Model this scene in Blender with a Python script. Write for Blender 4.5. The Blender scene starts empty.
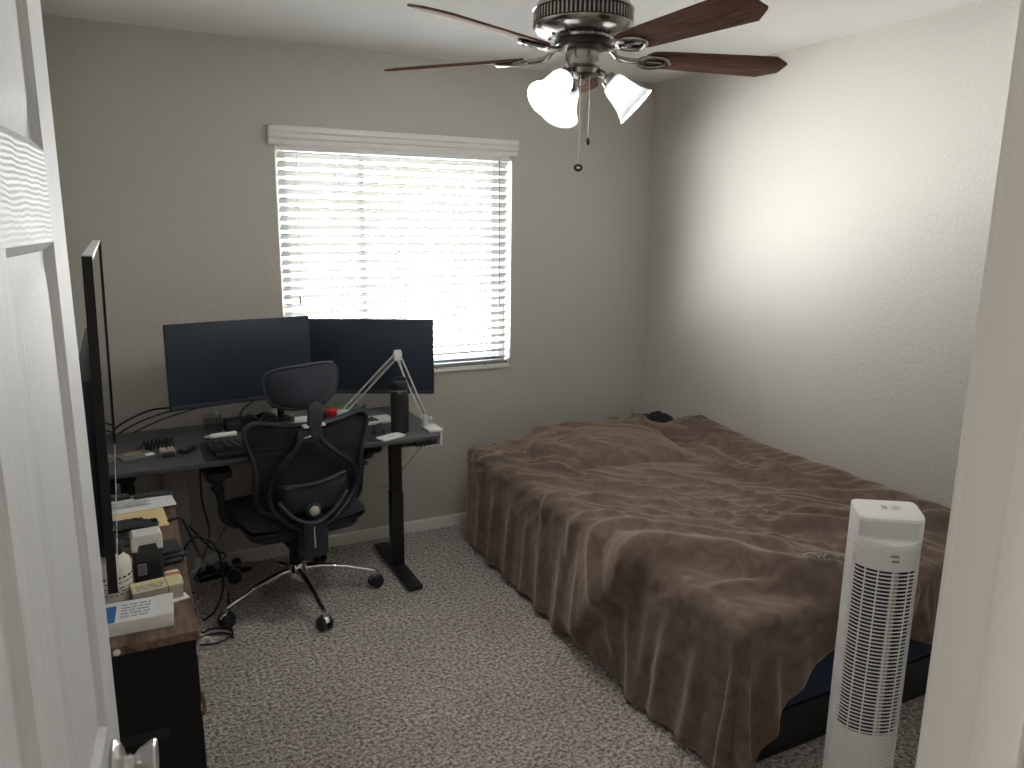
import bpy, bmesh, math, random
from math import sin, cos, pi, radians, sqrt, atan2, exp
from mathutils import Vector, Matrix, noise

random.seed(7)
SC = bpy.context.scene
COL = SC.collection
V = Vector

# ------------------------------------------------------------------ materials
def nodes_of(name):
    m = bpy.data.materials.new(name)
    m.use_nodes = True
    nt = m.node_tree
    return m, nt, nt.nodes['Principled BSDF'], nt.nodes['Material Output']

def mat(name, col, rough=.5, metal=0., spec=.5, bump=None, var=None, coat=0., sheen=0., trans=0., ior=1.45, stretch=None):
    """bump=(scale, strength, detail); var=(scale, amount) varies the base colour; stretch=(x,y,z) of the noise space"""
    m, nt, b, out = nodes_of(name)
    b.inputs['Base Color'].default_value = (*col, 1)
    b.inputs['Roughness'].default_value = rough
    b.inputs['Metallic'].default_value = metal
    b.inputs['Specular IOR Level'].default_value = spec
    b.inputs['Coat Weight'].default_value = coat
    b.inputs['Sheen Weight'].default_value = sheen
    b.inputs['Transmission Weight'].default_value = trans
    b.inputs['IOR'].default_value = ior
    if bump or var:
        tc = nt.nodes.new('ShaderNodeTexCoord')
        mp = nt.nodes.new('ShaderNodeMapping')
        if stretch: mp.inputs['Scale'].default_value = stretch
        nt.links.new(tc.outputs['Object'], mp.inputs['Vector'])
    if bump:
        n = nt.nodes.new('ShaderNodeTexNoise')
        n.inputs['Scale'].default_value = bump[0]
        n.inputs['Detail'].default_value = bump[2] if len(bump) > 2 else 3
        nt.links.new(mp.outputs['Vector'], n.inputs['Vector'])
        bp = nt.nodes.new('ShaderNodeBump')
        bp.inputs['Strength'].default_value = bump[1]
        bp.inputs['Distance'].default_value = bump[3] if len(bump) > 3 else .003
        nt.links.new(n.outputs['Fac'], bp.inputs['Height'])
        nt.links.new(bp.outputs['Normal'], b.inputs['Normal'])
    if var:
        n2 = nt.nodes.new('ShaderNodeTexNoise')
        n2.inputs['Scale'].default_value = var[0]
        n2.inputs['Detail'].default_value = 4
        nt.links.new(mp.outputs['Vector'], n2.inputs['Vector'])
        r = nt.nodes.new('ShaderNodeValToRGB')
        a = var[1]
        r.color_ramp.elements[0].position = .3
        r.color_ramp.elements[1].position = .7
        r.color_ramp.elements[0].color = (*[c*(1-a) for c in col], 1)
        r.color_ramp.elements[1].color = (*[min(1, c*(1+a)) for c in col], 1)
        nt.links.new(n2.outputs['Fac'], r.inputs['Fac'])
        nt.links.new(r.outputs['Color'], b.inputs['Base Color'])
    return m

M = {}
M['wall'] = mat('wall_paint', (.545, .523, .485), .5, spec=.25, bump=(75, .7, 2, .004))
M['ceil'] = mat('ceiling_paint', (.91, .91, .90), .8, bump=(55, .4, 3, .003))
M['trim'] = mat('trim_paint', (.82, .80, .765), .38, bump=(60, .06, 2))
M['jamb'] = mat('door_frame_paint', (.41, .39, .36), .45, bump=(40, .08, 2))
M['plastic_black'] = mat('black_plastic', (.022, .027, .036), .42, bump=(400, .06))
M['plastic_dark'] = mat('charcoal_plastic', (.034, .040, .052), .5, bump=(400, .06))
M['rubber'] = mat('black_rubber', (.01, .01, .01), .65, bump=(300, .05))
M['cable'] = mat('cable_sheath', (.01, .01, .011), .5, var=(90, .1))
M['white_plastic'] = mat('white_plastic', (.88, .89, .88), .35, var=(30, .01))
M['white_paper'] = mat('white_card', (.90, .90, .895), .6, var=(60, .03))
M['chrome'] = mat('chrome', (.75, .75, .76), .12, 1., var=(15, .03))
M['nickel'] = mat('brushed_nickel', (.33, .31, .29), .24, 1., bump=(120, .03, 2), stretch=(1, 1, 6))
M['satin'] = mat('satin_nickel_knob', (.62, .61, .60), .28, 1., var=(20, .03))
M['grey_metal'] = mat('grey_painted_steel', (.16, .165, .17), .45, var=(20, .06))
M['case_grey'] = mat('silver_grey_case', (.36, .36, .36), .5, var=(20, .04))
M['light_metal'] = mat('light_grey_painted_arm', (.62, .63, .64), .35, var=(25, .03))
M['steel_black'] = mat('black_powder_coat', (.013, .014, .017), .45, bump=(500, .1))
M['navy_sheet'] = mat('navy_sheet', (.008, .022, .065), .85, bump=(300, .2), sheen=.1)
M['dark_sheet'] = mat('dark_charcoal_sheet', (.016, .015, .018), .85, bump=(300, .2), sheen=.1)
M['screen'] = mat('screen_glass', (.024, .036, .056), .40, spec=.5, var=(3, .05))
M['tv_screen'] = mat('tv_screen_glass', (.004, .005, .008), .03, spec=.5, var=(3, .05))
M['desk_top'] = mat('desk_laminate', (.085, .086, .094), .42, bump=(180, .1), var=(14, .12), stretch=(1, 5, 1))
M['felt'] = mat('desk_mat_cloth', (.032, .033, .038), .9, bump=(500, .2))
M['fabric_black'] = mat('black_woven_fabric', (.006, .0062, .008), .85, bump=(600, .3))
M['seat_fabric'] = mat('seat_fabric', (.022, .028, .040), .8, bump=(700, .3), sheen=.1)
M['red'] = mat('red_plastic', (.62, .04, .03), .4, var=(30, .05))
M['green'] = mat('green_wrapper', (.10, .26, .06), .35, bump=(60, .4), var=(20, .2))
M['manila'] = mat('manila_paper', (.86, .68, .38), .65, var=(12, .06))
M['yellow_card'] = mat('yellow_carton', (.84, .75, .46), .5, var=(40, .06))
M['card_side'] = mat('grey_carton_side', (.46, .43, .37), .6, var=(40, .08))
M['blue_print'] = mat('blue_print', (.04, .17, .48), .5, var=(30, .05))
M['print_grey'] = mat('grey_print', (.30, .31, .36), .6, var=(50, .1))
M['print_pale'] = mat('pale_blue_print', (.46, .50, .60), .6, var=(50, .1))
M['print_dark'] = mat('dark_print', (.03, .03, .035), .6, var=(50, .1))
M['orange'] = mat('orange_print', (.60, .20, .08), .5, var=(40, .06))
M['gold'] = mat('gold_card_print', (.36, .29, .14), .45, var=(40, .1))
M['smoke'] = mat('smoky_pouch_plastic', (.035, .04, .042), .25, bump=(30, .3), var=(25, .2))
M['bottle_white'] = mat('bottle_label', (.84, .82, .77), .45, var=(25, .05))
M['metal_dark'] = mat('dark_bronze', (.05, .045, .04), .35, .9, var=(30, .1))
M['thermos'] = mat('matte_black_bottle', (.016, .018, .022), .38, bump=(300, .05))

def wood_mat(name, c0, c1, scale, stretch, rough=.4, bump=.15, coat=0., spec=.3):
    m, nt, b, out = nodes_of(name)
    tc = nt.nodes.new('ShaderNodeTexCoord'); mp = nt.nodes.new('ShaderNodeMapping')
    mp.inputs['Scale'].default_value = stretch
    nt.links.new(tc.outputs['Object'], mp.inputs['Vector'])
    n = nt.nodes.new('ShaderNodeTexNoise'); n.inputs['Scale'].default_value = scale
    n.inputs['Detail'].default_value = 6; n.inputs['Distortion'].default_value = .6
    nt.links.new(mp.outputs['Vector'], n.inputs['Vector'])
    r = nt.nodes.new('ShaderNodeValToRGB')
    r.color_ramp.elements[0].position = .34; r.color_ramp.elements[1].position = .68
    r.color_ramp.elements[0].color = (*c0, 1); r.color_ramp.elements[1].color = (*c1, 1)
    nt.links.new(n.outputs['Fac'], r.inputs['Fac']); nt.links.new(r.outputs['Color'], b.inputs['Base Color'])
    bp = nt.nodes.new('ShaderNodeBump'); bp.inputs['Strength'].default_value = bump; bp.inputs['Distance'].default_value = .002
    nt.links.new(n.outputs['Fac'], bp.inputs['Height']); nt.links.new(bp.outputs['Normal'], b.inputs['Normal'])
    b.inputs['Roughness'].default_value = rough; b.inputs['Coat Weight'].default_value = coat; b.inputs['Specular IOR Level'].default_value = spec
    return m
M['dresser_wood'] = wood_mat('rustic_brown_board', (.08, .049, .036), (.25, .165, .12), 6, (9, 1.2, 9), .5)
M['blade_wood'] = wood_mat('walnut_blade_veneer', (.085, .040, .027), (.165, .085, .058), 7, (1.2, 14, 14), .8, .05, .0, .1)
M['door_v'] = wood_mat('door_skin_upright_grain', (.55, .55, .55), (.60, .60, .60), 7, (22, 22, 1.6), .6, .35, 0, .12)
M['door_h'] = wood_mat('door_skin_level_grain', (.50, .50, .505), (.60, .60, .60), 7, (1.6, 22, 16), .55, .9, 0, .15)

def rail_grain():
    m = M['door_h']; nt = m.node_tree; b = nt.nodes['Principled BSDF']
    tc = nt.nodes.new('ShaderNodeTexCoord'); wv = nt.nodes.new('ShaderNodeTexWave')
    wv.bands_direction = 'Z'; wv.inputs['Scale'].default_value = 58; wv.inputs['Distortion'].default_value = 5
    wv.inputs['Detail'].default_value = 2; wv.inputs['Detail Scale'].default_value = .35
    nt.links.new(tc.outputs['Object'], wv.inputs['Vector'])
    bp = nt.nodes['Bump']; nt.links.new(wv.outputs['Fac'], bp.inputs['Height'])
    bp.inputs['Strength'].default_value = .55; bp.inputs['Distance'].default_value = .0009
rail_grain()

def carpet_mat():
    m, nt, b, out = nodes_of('cut_pile_carpet')
    tc = nt.nodes.new('ShaderNodeTexCoord')
    n = nt.nodes.new('ShaderNodeTexNoise'); n.inputs['Scale'].default_value = 72; n.inputs['Detail'].default_value = 5; n.inputs['Roughness'].default_value = .7
    n2 = nt.nodes.new('ShaderNodeTexNoise'); n2.inputs['Scale'].default_value = 3.2; n2.inputs['Detail'].default_value = 3
    v = nt.nodes.new('ShaderNodeTexVoronoi'); v.inputs['Scale'].default_value = 120
    for k in (n, n2, v): nt.links.new(tc.outputs['Object'], k.inputs['Vector'])
    r = nt.nodes.new('ShaderNodeValToRGB')
    e = r.color_ramp.elements
    e[0].position = .40; e[0].color = (.17, .14, .12, 1)
    e[1].position = .61; e[1].color = (.97, .90, .83, 1)
    k = e.new(.5); k.color = (.60, .53, .475, 1)
    nt.links.new(n.outputs['Fac'], r.inputs['Fac'])
    mx = nt.nodes.new('ShaderNodeMix'); mx.data_type = 'RGBA'; mx.blend_type = 'MULTIPLY'; mx.inputs['Factor'].default_value = .4
    r2 = nt.nodes.new('ShaderNodeValToRGB')
    r2.color_ramp.elements[0].position = .35; r2.color_ramp.elements[0].color = (.72, .72, .72, 1)
    r2.color_ramp.elements[1].position = .65; r2.color_ramp.elements[1].color = (1.12, 1.12, 1.12, 1)
    nt.links.new(n2.outputs['Fac'], r2.inputs['Fac'])
    nt.links.new(r.outputs['Color'], mx.inputs['A']); nt.links.new(r2.outputs['Color'], mx.inputs['B'])
    nt.links.new(mx.outputs['Result'], b.inputs['Base Color'])
    ad = nt.nodes.new('ShaderNodeMath'); ad.operation = 'ADD'
    nt.links.new(n.outputs['Fac'], ad.inputs[0]); nt.links.new(v.outputs['Distance'], ad.inputs[1])
    bp = nt.nodes.new('ShaderNodeBump'); bp.inputs['Strength'].default_value = 1.; bp.inputs['Distance'].default_value = .012
    nt.links.new(ad.outputs[0], bp.inputs['Height']); nt.links.new(bp.outputs['Normal'], b.inputs['Normal'])
    b.inputs['Roughness'].default_value = .95; b.inputs['Specular IOR Level'].default_value = .1; b.inputs['Sheen Weight'].default_value = .35
    return m
M['carpet'] = carpet_mat()

def blanket_mat():
    m, nt, b, out = nodes_of('brown_fleece')
    tc = nt.nodes.new('ShaderNodeTexCoord')
    n = nt.nodes.new('ShaderNodeTexNoise'); n.inputs['Scale'].default_value = 11; n.inputs['Detail'].default_value = 8; n.inputs['Distortion'].default_value = 1.6
    f = nt.nodes.new('ShaderNodeTexNoise'); f.inputs['Scale'].default_value = 330; f.inputs['Detail'].default_value = 2
    for k in (n, f): nt.links.new(tc.outputs['Object'], k.inputs['Vector'])
    r = nt.nodes.new('ShaderNodeValToRGB')
    r.color_ramp.elements[0].position = .38; r.color_ramp.elements[0].color = (.118, .085, .068, 1)
    r.color_ramp.elements[1].position = .66; r.color_ramp.elements[1].color = (.185, .140, .115, 1)
    nt.links.new(n.outputs['Fac'], r.inputs['Fac']); nt.links.new(r.outputs['Color'], b.inputs['Base Color'])
    bp = nt.nodes.new('ShaderNodeBump'); bp.inputs['Strength'].default_value = .25; bp.inputs['Distance'].default_value = .003
    nt.links.new(f.outputs['Fac'], bp.inputs['Height']); nt.links.new(bp.outputs['Normal'], b.inputs['Normal'])
    b.inputs['Roughness'].default_value = .9; b.inputs['Specular IOR Level'].default_value = .15
    b.inputs['Sheen Weight'].default_value = .8; b.inputs['Sheen Roughness'].default_value = .45
    b.inputs['Sheen Tint'].default_value = (.75, .6, .5, 1)
    return m
M['blanket'] = blanket_mat()

def glass_mat(name, col=(1, 1, 1), rough=0., base=.04):
    """thin clear sheet: mostly straight-through, with a little mirror"""
    m = bpy.data.materials.new(name); m.use_nodes = True; nt = m.node_tree; nt.nodes.clear()
    o = nt.nodes.new('ShaderNodeOutputMaterial'); t = nt.nodes.new('ShaderNodeBsdfTransparent'); g = nt.nodes.new('ShaderNodeBsdfGlossy')
    t.inputs['Color'].default_value = (*col, 1); g.inputs['Roughness'].default_value = rough
    mx = nt.nodes.new('ShaderNodeMixShader'); lw = nt.nodes.new('ShaderNodeLayerWeight'); lw.inputs['Blend'].default_value = .5
    pw = nt.nodes.new('ShaderNodeMath'); pw.operation = 'POWER'; pw.inputs[1].default_value = 5
    ma = nt.nodes.new('ShaderNodeMath'); ma.operation = 'MULTIPLY_ADD'; ma.name = 'mirror'; ma.inputs[1].default_value = .9; ma.inputs[2].default_value = base
    nt.links.new(lw.outputs['Facing'], pw.inputs[0]); nt.links.new(pw.outputs[0], ma.inputs[0])
    nt.links.new(ma.outputs[0], mx.inputs[0]); nt.links.new(t.outputs[0], mx.inputs[1]); nt.links.new(g.outputs[0], mx.inputs[2])
    nt.links.new(mx.outputs[0], o.inputs['Surface'])
    return m
M['pane'] = glass_mat('window_glass', (.95, .97, .97))
M['lens'] = glass_mat('spectacle_lens', (.93, .95, .94))
M['clear_cup'] = glass_mat('clear_cup_plastic', (.75, .77, .8), .08)

def lens_green():
    m = glass_mat('green_glint_lens', (.7, .88, .8))
    g = [n for n in m.node_tree.nodes if n.type == 'BSDF_GLOSSY'][0]
    g.inputs['Color'].default_value = (.2, .9, .55, 1)  # green reflection put into this one lens's gloss and tint
    m.node_tree.nodes['mirror'].inputs[2].default_value = .05
    return m
M['lens_green'] = lens_green()

def mix_trans(name, col, fac, translucent=True, rough=.5, glow=0.):
    m = bpy.data.materials.new(name); m.use_nodes = True; nt = m.node_tree
    b = nt.nodes['Principled BSDF']; o = nt.nodes['Material Output']
    b.inputs['Base Color'].default_value = (*col, 1); b.inputs['Roughness'].default_value = rough
    t = nt.nodes.new('ShaderNodeBsdfTranslucent' if translucent else 'ShaderNodeBsdfTransparent')
    t.inputs['Color'].default_value = (*col, 1) if translucent else (1, 1, 1, 1)
    mx = nt.nodes.new('ShaderNodeMixShader')
    mx.inputs[0].default_value = fac
    nt.links.new(b.outputs[0], mx.inputs[1]); nt.links.new(t.outputs[0], mx.inputs[2]); nt.links.new(mx.outputs[0], o.inputs['Surface'])
    return m, nt, mx, b
M['slat'] = mix_trans('backlit_blind_slat', (.27, .264, .25), .03, True, .45)[0]  # white slats darkened to grey, standing in for backlit shade
M['shade_glass'] = mix_trans('frosted_shade_glass', (.93, .95, .97), .6, True, .3)[0]

def mesh_fabric():
    m, nt, mx, b = mix_trans('chair_net', (.018, .022, .030), .3, False, .7)
    tc = nt.nodes.new('ShaderNodeTexCoord')
    w = nt.nodes.new('ShaderNodeTexWave'); w.bands_direction = 'Z'; w.inputs['Scale'].default_value = 95
    nt.links.new(tc.outputs['Object'], w.inputs['Vector'])
    mt = nt.nodes.new('ShaderNodeMath'); mt.operation = 'MULTIPLY'; mt.inputs[1].default_value = .5
    nt.links.new(w.outputs['Fac'], mt.inputs[0]); nt.links.new(mt.outputs[0], mx.inputs[0])
    return m
M['net'] = mesh_fabric()

def emit_mat(name, col, s):
    m = bpy.data.materials.new(name); m.use_nodes = True; nt = m.node_tree; nt.nodes.clear()
    o = nt.nodes.new('ShaderNodeOutputMaterial'); e = nt.nodes.new('ShaderNodeEmission')
    e.inputs['Color'].default_value = (*col, 1); e.inputs['Strength'].default_value = s
    nt.links.new(e.outputs[0], o.inputs['Surface'])
    return m
M['bulb'] = emit_mat('lit_bulb', (1, .97, .92), 480)

# ------------------------------------------------------------------ mesh helpers
def sharpen(bm, ang=38):
    a = radians(ang)
    for f in bm.faces: f.smooth = True
    for e in bm.edges:
        if len(e.link_faces) == 2:
            try: e.smooth = e.calc_face_angle() < a
            except Exception: e.smooth = True

def obj(name, bm, m=None, parent=None, loc=(0, 0, 0), ang=38):
    bm.normal_update()
    sharpen(bm, ang)
    me = bpy.data.meshes.new(name); bm.to_mesh(me); bm.free()
    o = bpy.data.objects.new(name, me); COL.objects.link(o)
    for mm in (m if isinstance(m, (list, tuple)) else [m]):
        if mm: me.materials.append(mm)
    o.parent = parent; o.location = loc
    return o

def thing(name, label, cat, loc=(0, 0, 0), rotz=0, group=None):
    o = bpy.data.objects.new(name, None); COL.objects.link(o)
    o.location = loc; o.rotation_euler = (0, 0, rotz); o.empty_display_size = .1
    return tag(o, label, cat, group)

def tag(o, label, cat, group=None):
    o['label'] = label; o['category'] = cat
    if group: o['group'] = group
    return o

def struct(o):
    o['kind'] = 'structure'
    return o

def new(): return bmesh.new()

def box(bm, lo, hi, bev=0., seg=2, mtx=None, mi=0):
    lo = V(lo); hi = V(hi)
    r = bmesh.ops.create_cube(bm, size=1)
    vs = r['verts']
    for v in vs: v.co = V(((lo.x+hi.x)/2 + v.co.x*(hi.x-lo.x), (lo.y+hi.y)/2 + v.co.y*(hi.y-lo.y), (lo.z+hi.z)/2 + v.co.z*(hi.z-lo.z)))
    fs = list({f for v in vs for f in v.link_faces})
    for f in fs: f.material_index = mi
    if bev > 0:
        es = list({e for v in vs for e in v.link_edges})
        rr = bmesh.ops.bevel(bm, geom=es, offset=bev, segments=seg, profile=.5, affect='EDGES')
        for f in rr['faces']: f.material_index = mi
        vs = list({v for f in rr['faces'] for v in f.verts} | {v for v in vs if v.is_valid})
    if mtx is not None:
        for v in vs: v.co = mtx @ v.co
    return vs

def frame_of(d):
    d = d.normalized()
    a = V((0, 0, 1)) if abs(d.z) < .9 else V((1, 0, 0))
    x = d.cross(a).normalized(); y = d.cross(x).normalized()
    return x, y

def smooth_path(pts, n=8, closed=False):
    pts = [V(p) for p in pts]
    if len(pts) < 3: return pts
    out = []
    N = len(pts)
    rng = range(N) if closed else range(N-1)
    for i in rng:
        if closed: p0, p1, p2, p3 = pts[i-1], pts[i], pts[(i+1) % N], pts[(i+2) % N]
        else: p0, p1, p2, p3 = pts[max(i-1, 0)], pts[i], pts[i+1], pts[min(i+2, N-1)]
        for k in range(n):
            t = k/n; t2 = t*t; t3 = t2*t
            out.append(.5*((2*p1) + (p2-p0)*t + (2*p0-5*p1+4*p2-p3)*t2 + (3*p1-p0-3*p2+p3)*t3))
    if not closed: out.append(pts[-1])
    return out

def tube(bm, pts, r, seg=8, closed=False, flat=None, up=None, cap=True):
    """sweep a circle (or an ellipse flat=(a,b) with axis a kept square to 'up'); r may be a list"""
    pts = [V(p) for p in pts]; N = len(pts)
    rings = []
    x = y = None
    for i, p in enumerate(pts):
        if closed: d = pts[(i+1) % N] - pts[i-1]
        else: d = pts[min(i+1, N-1)] - pts[max(i-1, 0)]
        if d.length < 1e-9: d = V((0, 0, 1))
        d.normalize()
        if up is not None:
            u = V(up); x = d.cross(u)
            if x.length < 1e-4: x = d.orthogonal()
            x.normalize(); y = x.cross(d).normalized()
        elif x is None: x, y = frame_of(d)
        else:
            x = (x - d*x.dot(d))
            if x.length < 1e-6: x, y = frame_of(d)
            x.normalize(); y = d.cross(x)
        rr = r[i] if isinstance(r, (list, tuple)) else r
        a, b = (flat[0]*rr, flat[1]*rr) if flat else (rr, rr)
        rings.append([bm.verts.new(p + x*(a*cos(2*pi*k/seg)) + y*(b*sin(2*pi*k/seg))) for k in range(seg)])
    rng = range(N) if closed else range(N-1)
    for i in rng:
        A, B = rings[i], rings[(i+1) % N]
        for k in range(seg):
            bm.faces.new((A[k], A[(k+1) % seg], B[(k+1) % seg], B[k]))
    if cap and not closed:
        bm.faces.new(rings[0][::-1]); bm.faces.new(rings[-1])
    bmesh.ops.recalc_face_normals(bm, faces=bm.faces[:])

def lathe(bm, prof, seg=32, mtx=None, cap=True):
    """prof: list of (r, z) revolved about z; mtx places it"""
    rings = []
    for r, z in prof:
        ring = []
        if r < 1e-6:
            p = V((0, 0, z)); v = bm.verts.new(mtx @ p if mtx is not None else p); ring = [v]
        else:
            for k in range(seg):
                p = V((r*cos(2*pi*k/seg), r*sin(2*pi*k/seg), z))
                ring.append(bm.verts.new(mtx @ p if mtx is not None else p))
        rings.append(ring)
    for A, B in zip(rings, rings[1:]):
        for k in range(seg):
            a = A if len(A) > 1 else None; b = B if len(B) > 1 else None
            k2 = (k+1) % seg
            if a and b: bm.faces.new((A[k], A[k2], B[k2], B[k]))
            elif a: bm.faces.new((A[k], A[k2], B[0]))
            elif b: bm.faces.new((A[0], B[k2], B[k]))
    if cap:
        if len(rings[0]) > 1: bm.faces.new(rings[0][::-1])
        if len(rings[-1]) > 1: bm.faces.new(rings[-1])
    bmesh.ops.recalc_face_normals(bm, faces=bm.faces[:])

def prism(bm, poly, z0, z1, bev=0., mtx=None):
    """extrude an xy outline from z0 to z1"""
    vs = [bm.verts.new((x, y, z0)) for x, y in poly]
    f = bm.faces.new(vs)
    r = bmesh.ops.extrude_face_region(bm, geom=[f])
    nv = [g for g in r['geom'] if isinstance(g, bmesh.types.BMVert)]
    for v in nv: v.co.z = z1
    allv = vs + nv
    if bev > 0:
        es = [e for e in {e for v in allv for e in v.link_edges} if abs(e.verts[0].co.z - e.verts[1].co.z) < 1e-6]
        rr = bmesh.ops.bevel(bm, geom=es, offset=bev, segments=2, profile=.5, affect='EDGES')
        allv = list({v for f in bm.faces for v in f.verts}) if mtx is not None and len(bm.faces) else allv
    if mtx is not None:
        for v in allv:
            if v.is_valid: v.co = mtx @ v.co
    bmesh.ops.recalc_face_normals(bm, faces=bm.faces[:])

def rrect(x0, y0, x1, y1, r, n=5):
    out = []
    for cx, cy, a in ((x1-r, y0+r, -90), (x1-r, y1-r, 0), (x0+r, y1-r, 90), (x0+r, y0+r, 180)):
        for k in range(n+1):
            t = radians(a + 90*k/n); out.append((cx + r*cos(t), cy + r*sin(t)))
    return out

def axis_mtx(p, d):
    """matrix that puts +z along d at p"""
    return Matrix.Translation(V(p)) @ V((0, 0, 1)).rotation_difference(V(d).normalized()).to_matrix().to_4x4()

def cyl(bm, p0, p1, r0, r1=None, seg=20):
    p0 = V(p0); p1 = V(p1)
    lathe(bm, [(r0, 0), (r0 if r1 is None else r1, (p1-p0).length)], seg, axis_mtx(p0, p1-p0))

def grid_surf(bm, f, nu, nv):
    vs = [[bm.verts.new(f(i/nu, j/nv)) for j in range(nv+1)] for i in range(nu+1)]
    for i in range(nu):
        for j in range(nv):
            bm.faces.new((vs[i][j], vs[i+1][j], vs[i+1][j+1], vs[i][j+1]))
    return vs

def thicken(bm, t):
    """give an open sheet thickness t on its back"""
    bmesh.ops.recalc_face_normals(bm, faces=bm.faces[:])
    bmesh.ops.solidify(bm, geom=bm.faces[:], thickness=t)

RZ = lambda a: Matrix.Rotation(a, 4, 'Z')
RX = lambda a: Matrix.Rotation(a, 4, 'X')
RY = lambda a: Matrix.Rotation(a, 4, 'Y')
T = lambda *p: Matrix.Translation(V(p))

# ------------------------------------------------------------------ room (metres; camera stands at x=0, y=0)
XL, XR, YF, YB, H = -.32, 2.784, .345, 3.725, 2.44
WT = .115                                    # inner wall thickness
DX0, DX1, DH = -.183, .594, 2.055             # rough doorway
WX0, WX1, WZ0, WZ1 = .66, 1.875, .875, 2.03  # window opening
HY = -1.25                                   # far side of the hall
HX = -2.3                                    # left end of the hall

bm = new(); box(bm, (HX-.1, HY-.1, -.08), (XR+.1, YB+.15, 0)); struct(obj('floor', bm, M['carpet']))
bm = new(); box(bm, (HX-.1, HY-.1, H), (XR+.1, YB+.15, H+.1)); struct(obj('ceiling', bm, M['ceil']))
bm = new()
box(bm, (XL-.1, YB, 0), (WX0, YB+.15, H)); box(bm, (WX1, YB, 0), (XR+.1, YB+.15, H))
box(bm, (WX0, YB, 0), (WX1, YB+.15, WZ0)); box(bm, (WX0, YB, WZ1), (WX1, YB+.15, H))
struct(obj('wall_back', bm, M['wall']))
bm = new(); box(bm, (XR, YF-WT, 0), (XR+.1, YB, H)); struct(obj('wall_right', bm, M['wall']))
bm = new(); box(bm, (XL-.1, YF, 0), (XL, YB, H)); struct(obj('wall_left', bm, M['wall']))
bm = new()
box(bm, (HX, YF-WT, 0), (DX0, YF, H)); box(bm, (DX1, YF-WT, 0), (XR, YF, H)); box(bm, (DX0, YF-WT, DH), (DX1, YF, H))
struct(obj('wall_front', bm, M['wall']))
# the hall behind the doorway
bm = new(); box(bm, (HX-.1, HY-.1, 0), (XR+.1, HY, H)); struct(obj('wall_hall', bm, M['wall']))
bm = new(); box(bm, (HX-.1, HY, 0), (HX, YF, H)); struct(obj('wall_hall_left', bm, M['wall']))
bm = new(); box(bm, (XR, HY, 0), (XR+.1, YF-WT, H)); struct(obj('wall_hall_right', bm, M['wall']))

def baseboard(name, p0, p1, nrm):
    """profile swept from p0 to p1; nrm points into the room"""
    p0 = V(p0); p1 = V(p1); n = V(nrm); b = new()
    prof = [(0, 0), (.013, 0), (.013, .052), (.011, .058), (.007, .061), (0, .062)]
    A = [b.verts.new(p0 + n*u + V((0, 0, w))) for u, w in prof]; B = [b.verts.new(p1 + n*u + V((0, 0, w))) for u, w in prof]
    for i in range(len(prof)):
        j = (i+1) % len(prof); b.faces.new((A[i], A[j], B[j], B[i]))
    b.faces.new(A[::-1]); b.faces.new(B); bmesh.ops.recalc_face_normals(b, faces=b.faces[:])
    return struct(obj(name, b, M['trim']))
baseboard('baseboard_back', (XL, YB, 0), (XR, YB, 0), (0, -1, 0))
baseboard('baseboard_right', (XR, YF, 0), (XR, YB, 0), (-1, 0, 0))
baseboard('baseboard_left', (XL, YF, 0), (XL, YB, 0), (1, 0, 0))
baseboard('baseboard_front', (DX1+.06, YF, 0), (XR, YF, 0), (0, 1, 0))

# door frame: jambs with rabbet and stop, casings on both faces
def jamb(name, x_face, sgn):
    """x_face: visible face; sgn +1: material lies to +x"""
    b = new()
    box(b, sorted_lo((x_face, YF-WT-.002, 0), (x_face+sgn*.02, YF+.002, DH-.02)), sorted_hi((x_face, YF-WT-.002, 0), (x_face+sgn*.02, YF+.002, DH-.02)), .0015)
    lo, hi = (x_face-sgn*.011, YF-WT+.042, 0), (x_face+sgn*.001, YF-.037, DH-.02)
    box(b, sorted_lo(lo, hi), sorted_hi(lo, hi), .003)
    return struct(obj(name, b, M['jamb']))
def sorted_lo(a, b): return tuple(min(p, q) for p, q in zip(a, b))
def sorted_hi(a, b): return tuple(max(p, q) for p, q in zip(a, b))
jamb('trim_1', .574, 1); jamb('trim_2', -.163, -1)
b = new(); box(b, (-.183, YF-WT-.002, DH-.02), (.594, YF+.002, DH), .0015); box(b, (-.163, YF-WT+.042, DH-.032), (.574, YF-.037, DH-.018), .002)
struct(obj('trim_3', b, M['jamb']))
def casing(name, y0, y1, x0, x1):
    b = new()
    box(b, (x0-.062, y0, 0), (x0-.005, y1, DH-.0155), .004); box(b, (x1+.005, y0, 0), (x1+.062, y1, DH-.0155), .004)
    box(b, (x0-.062, y0, DH-.015), (x1+.062, y1, DH+.042), .004)
    return struct(obj(name, b, M['jamb']))
casing('trim_4', YF, YF+.014, -.163, .574); casing('trim_5', YF-WT-.014, YF-WT, -.163, .574)

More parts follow.
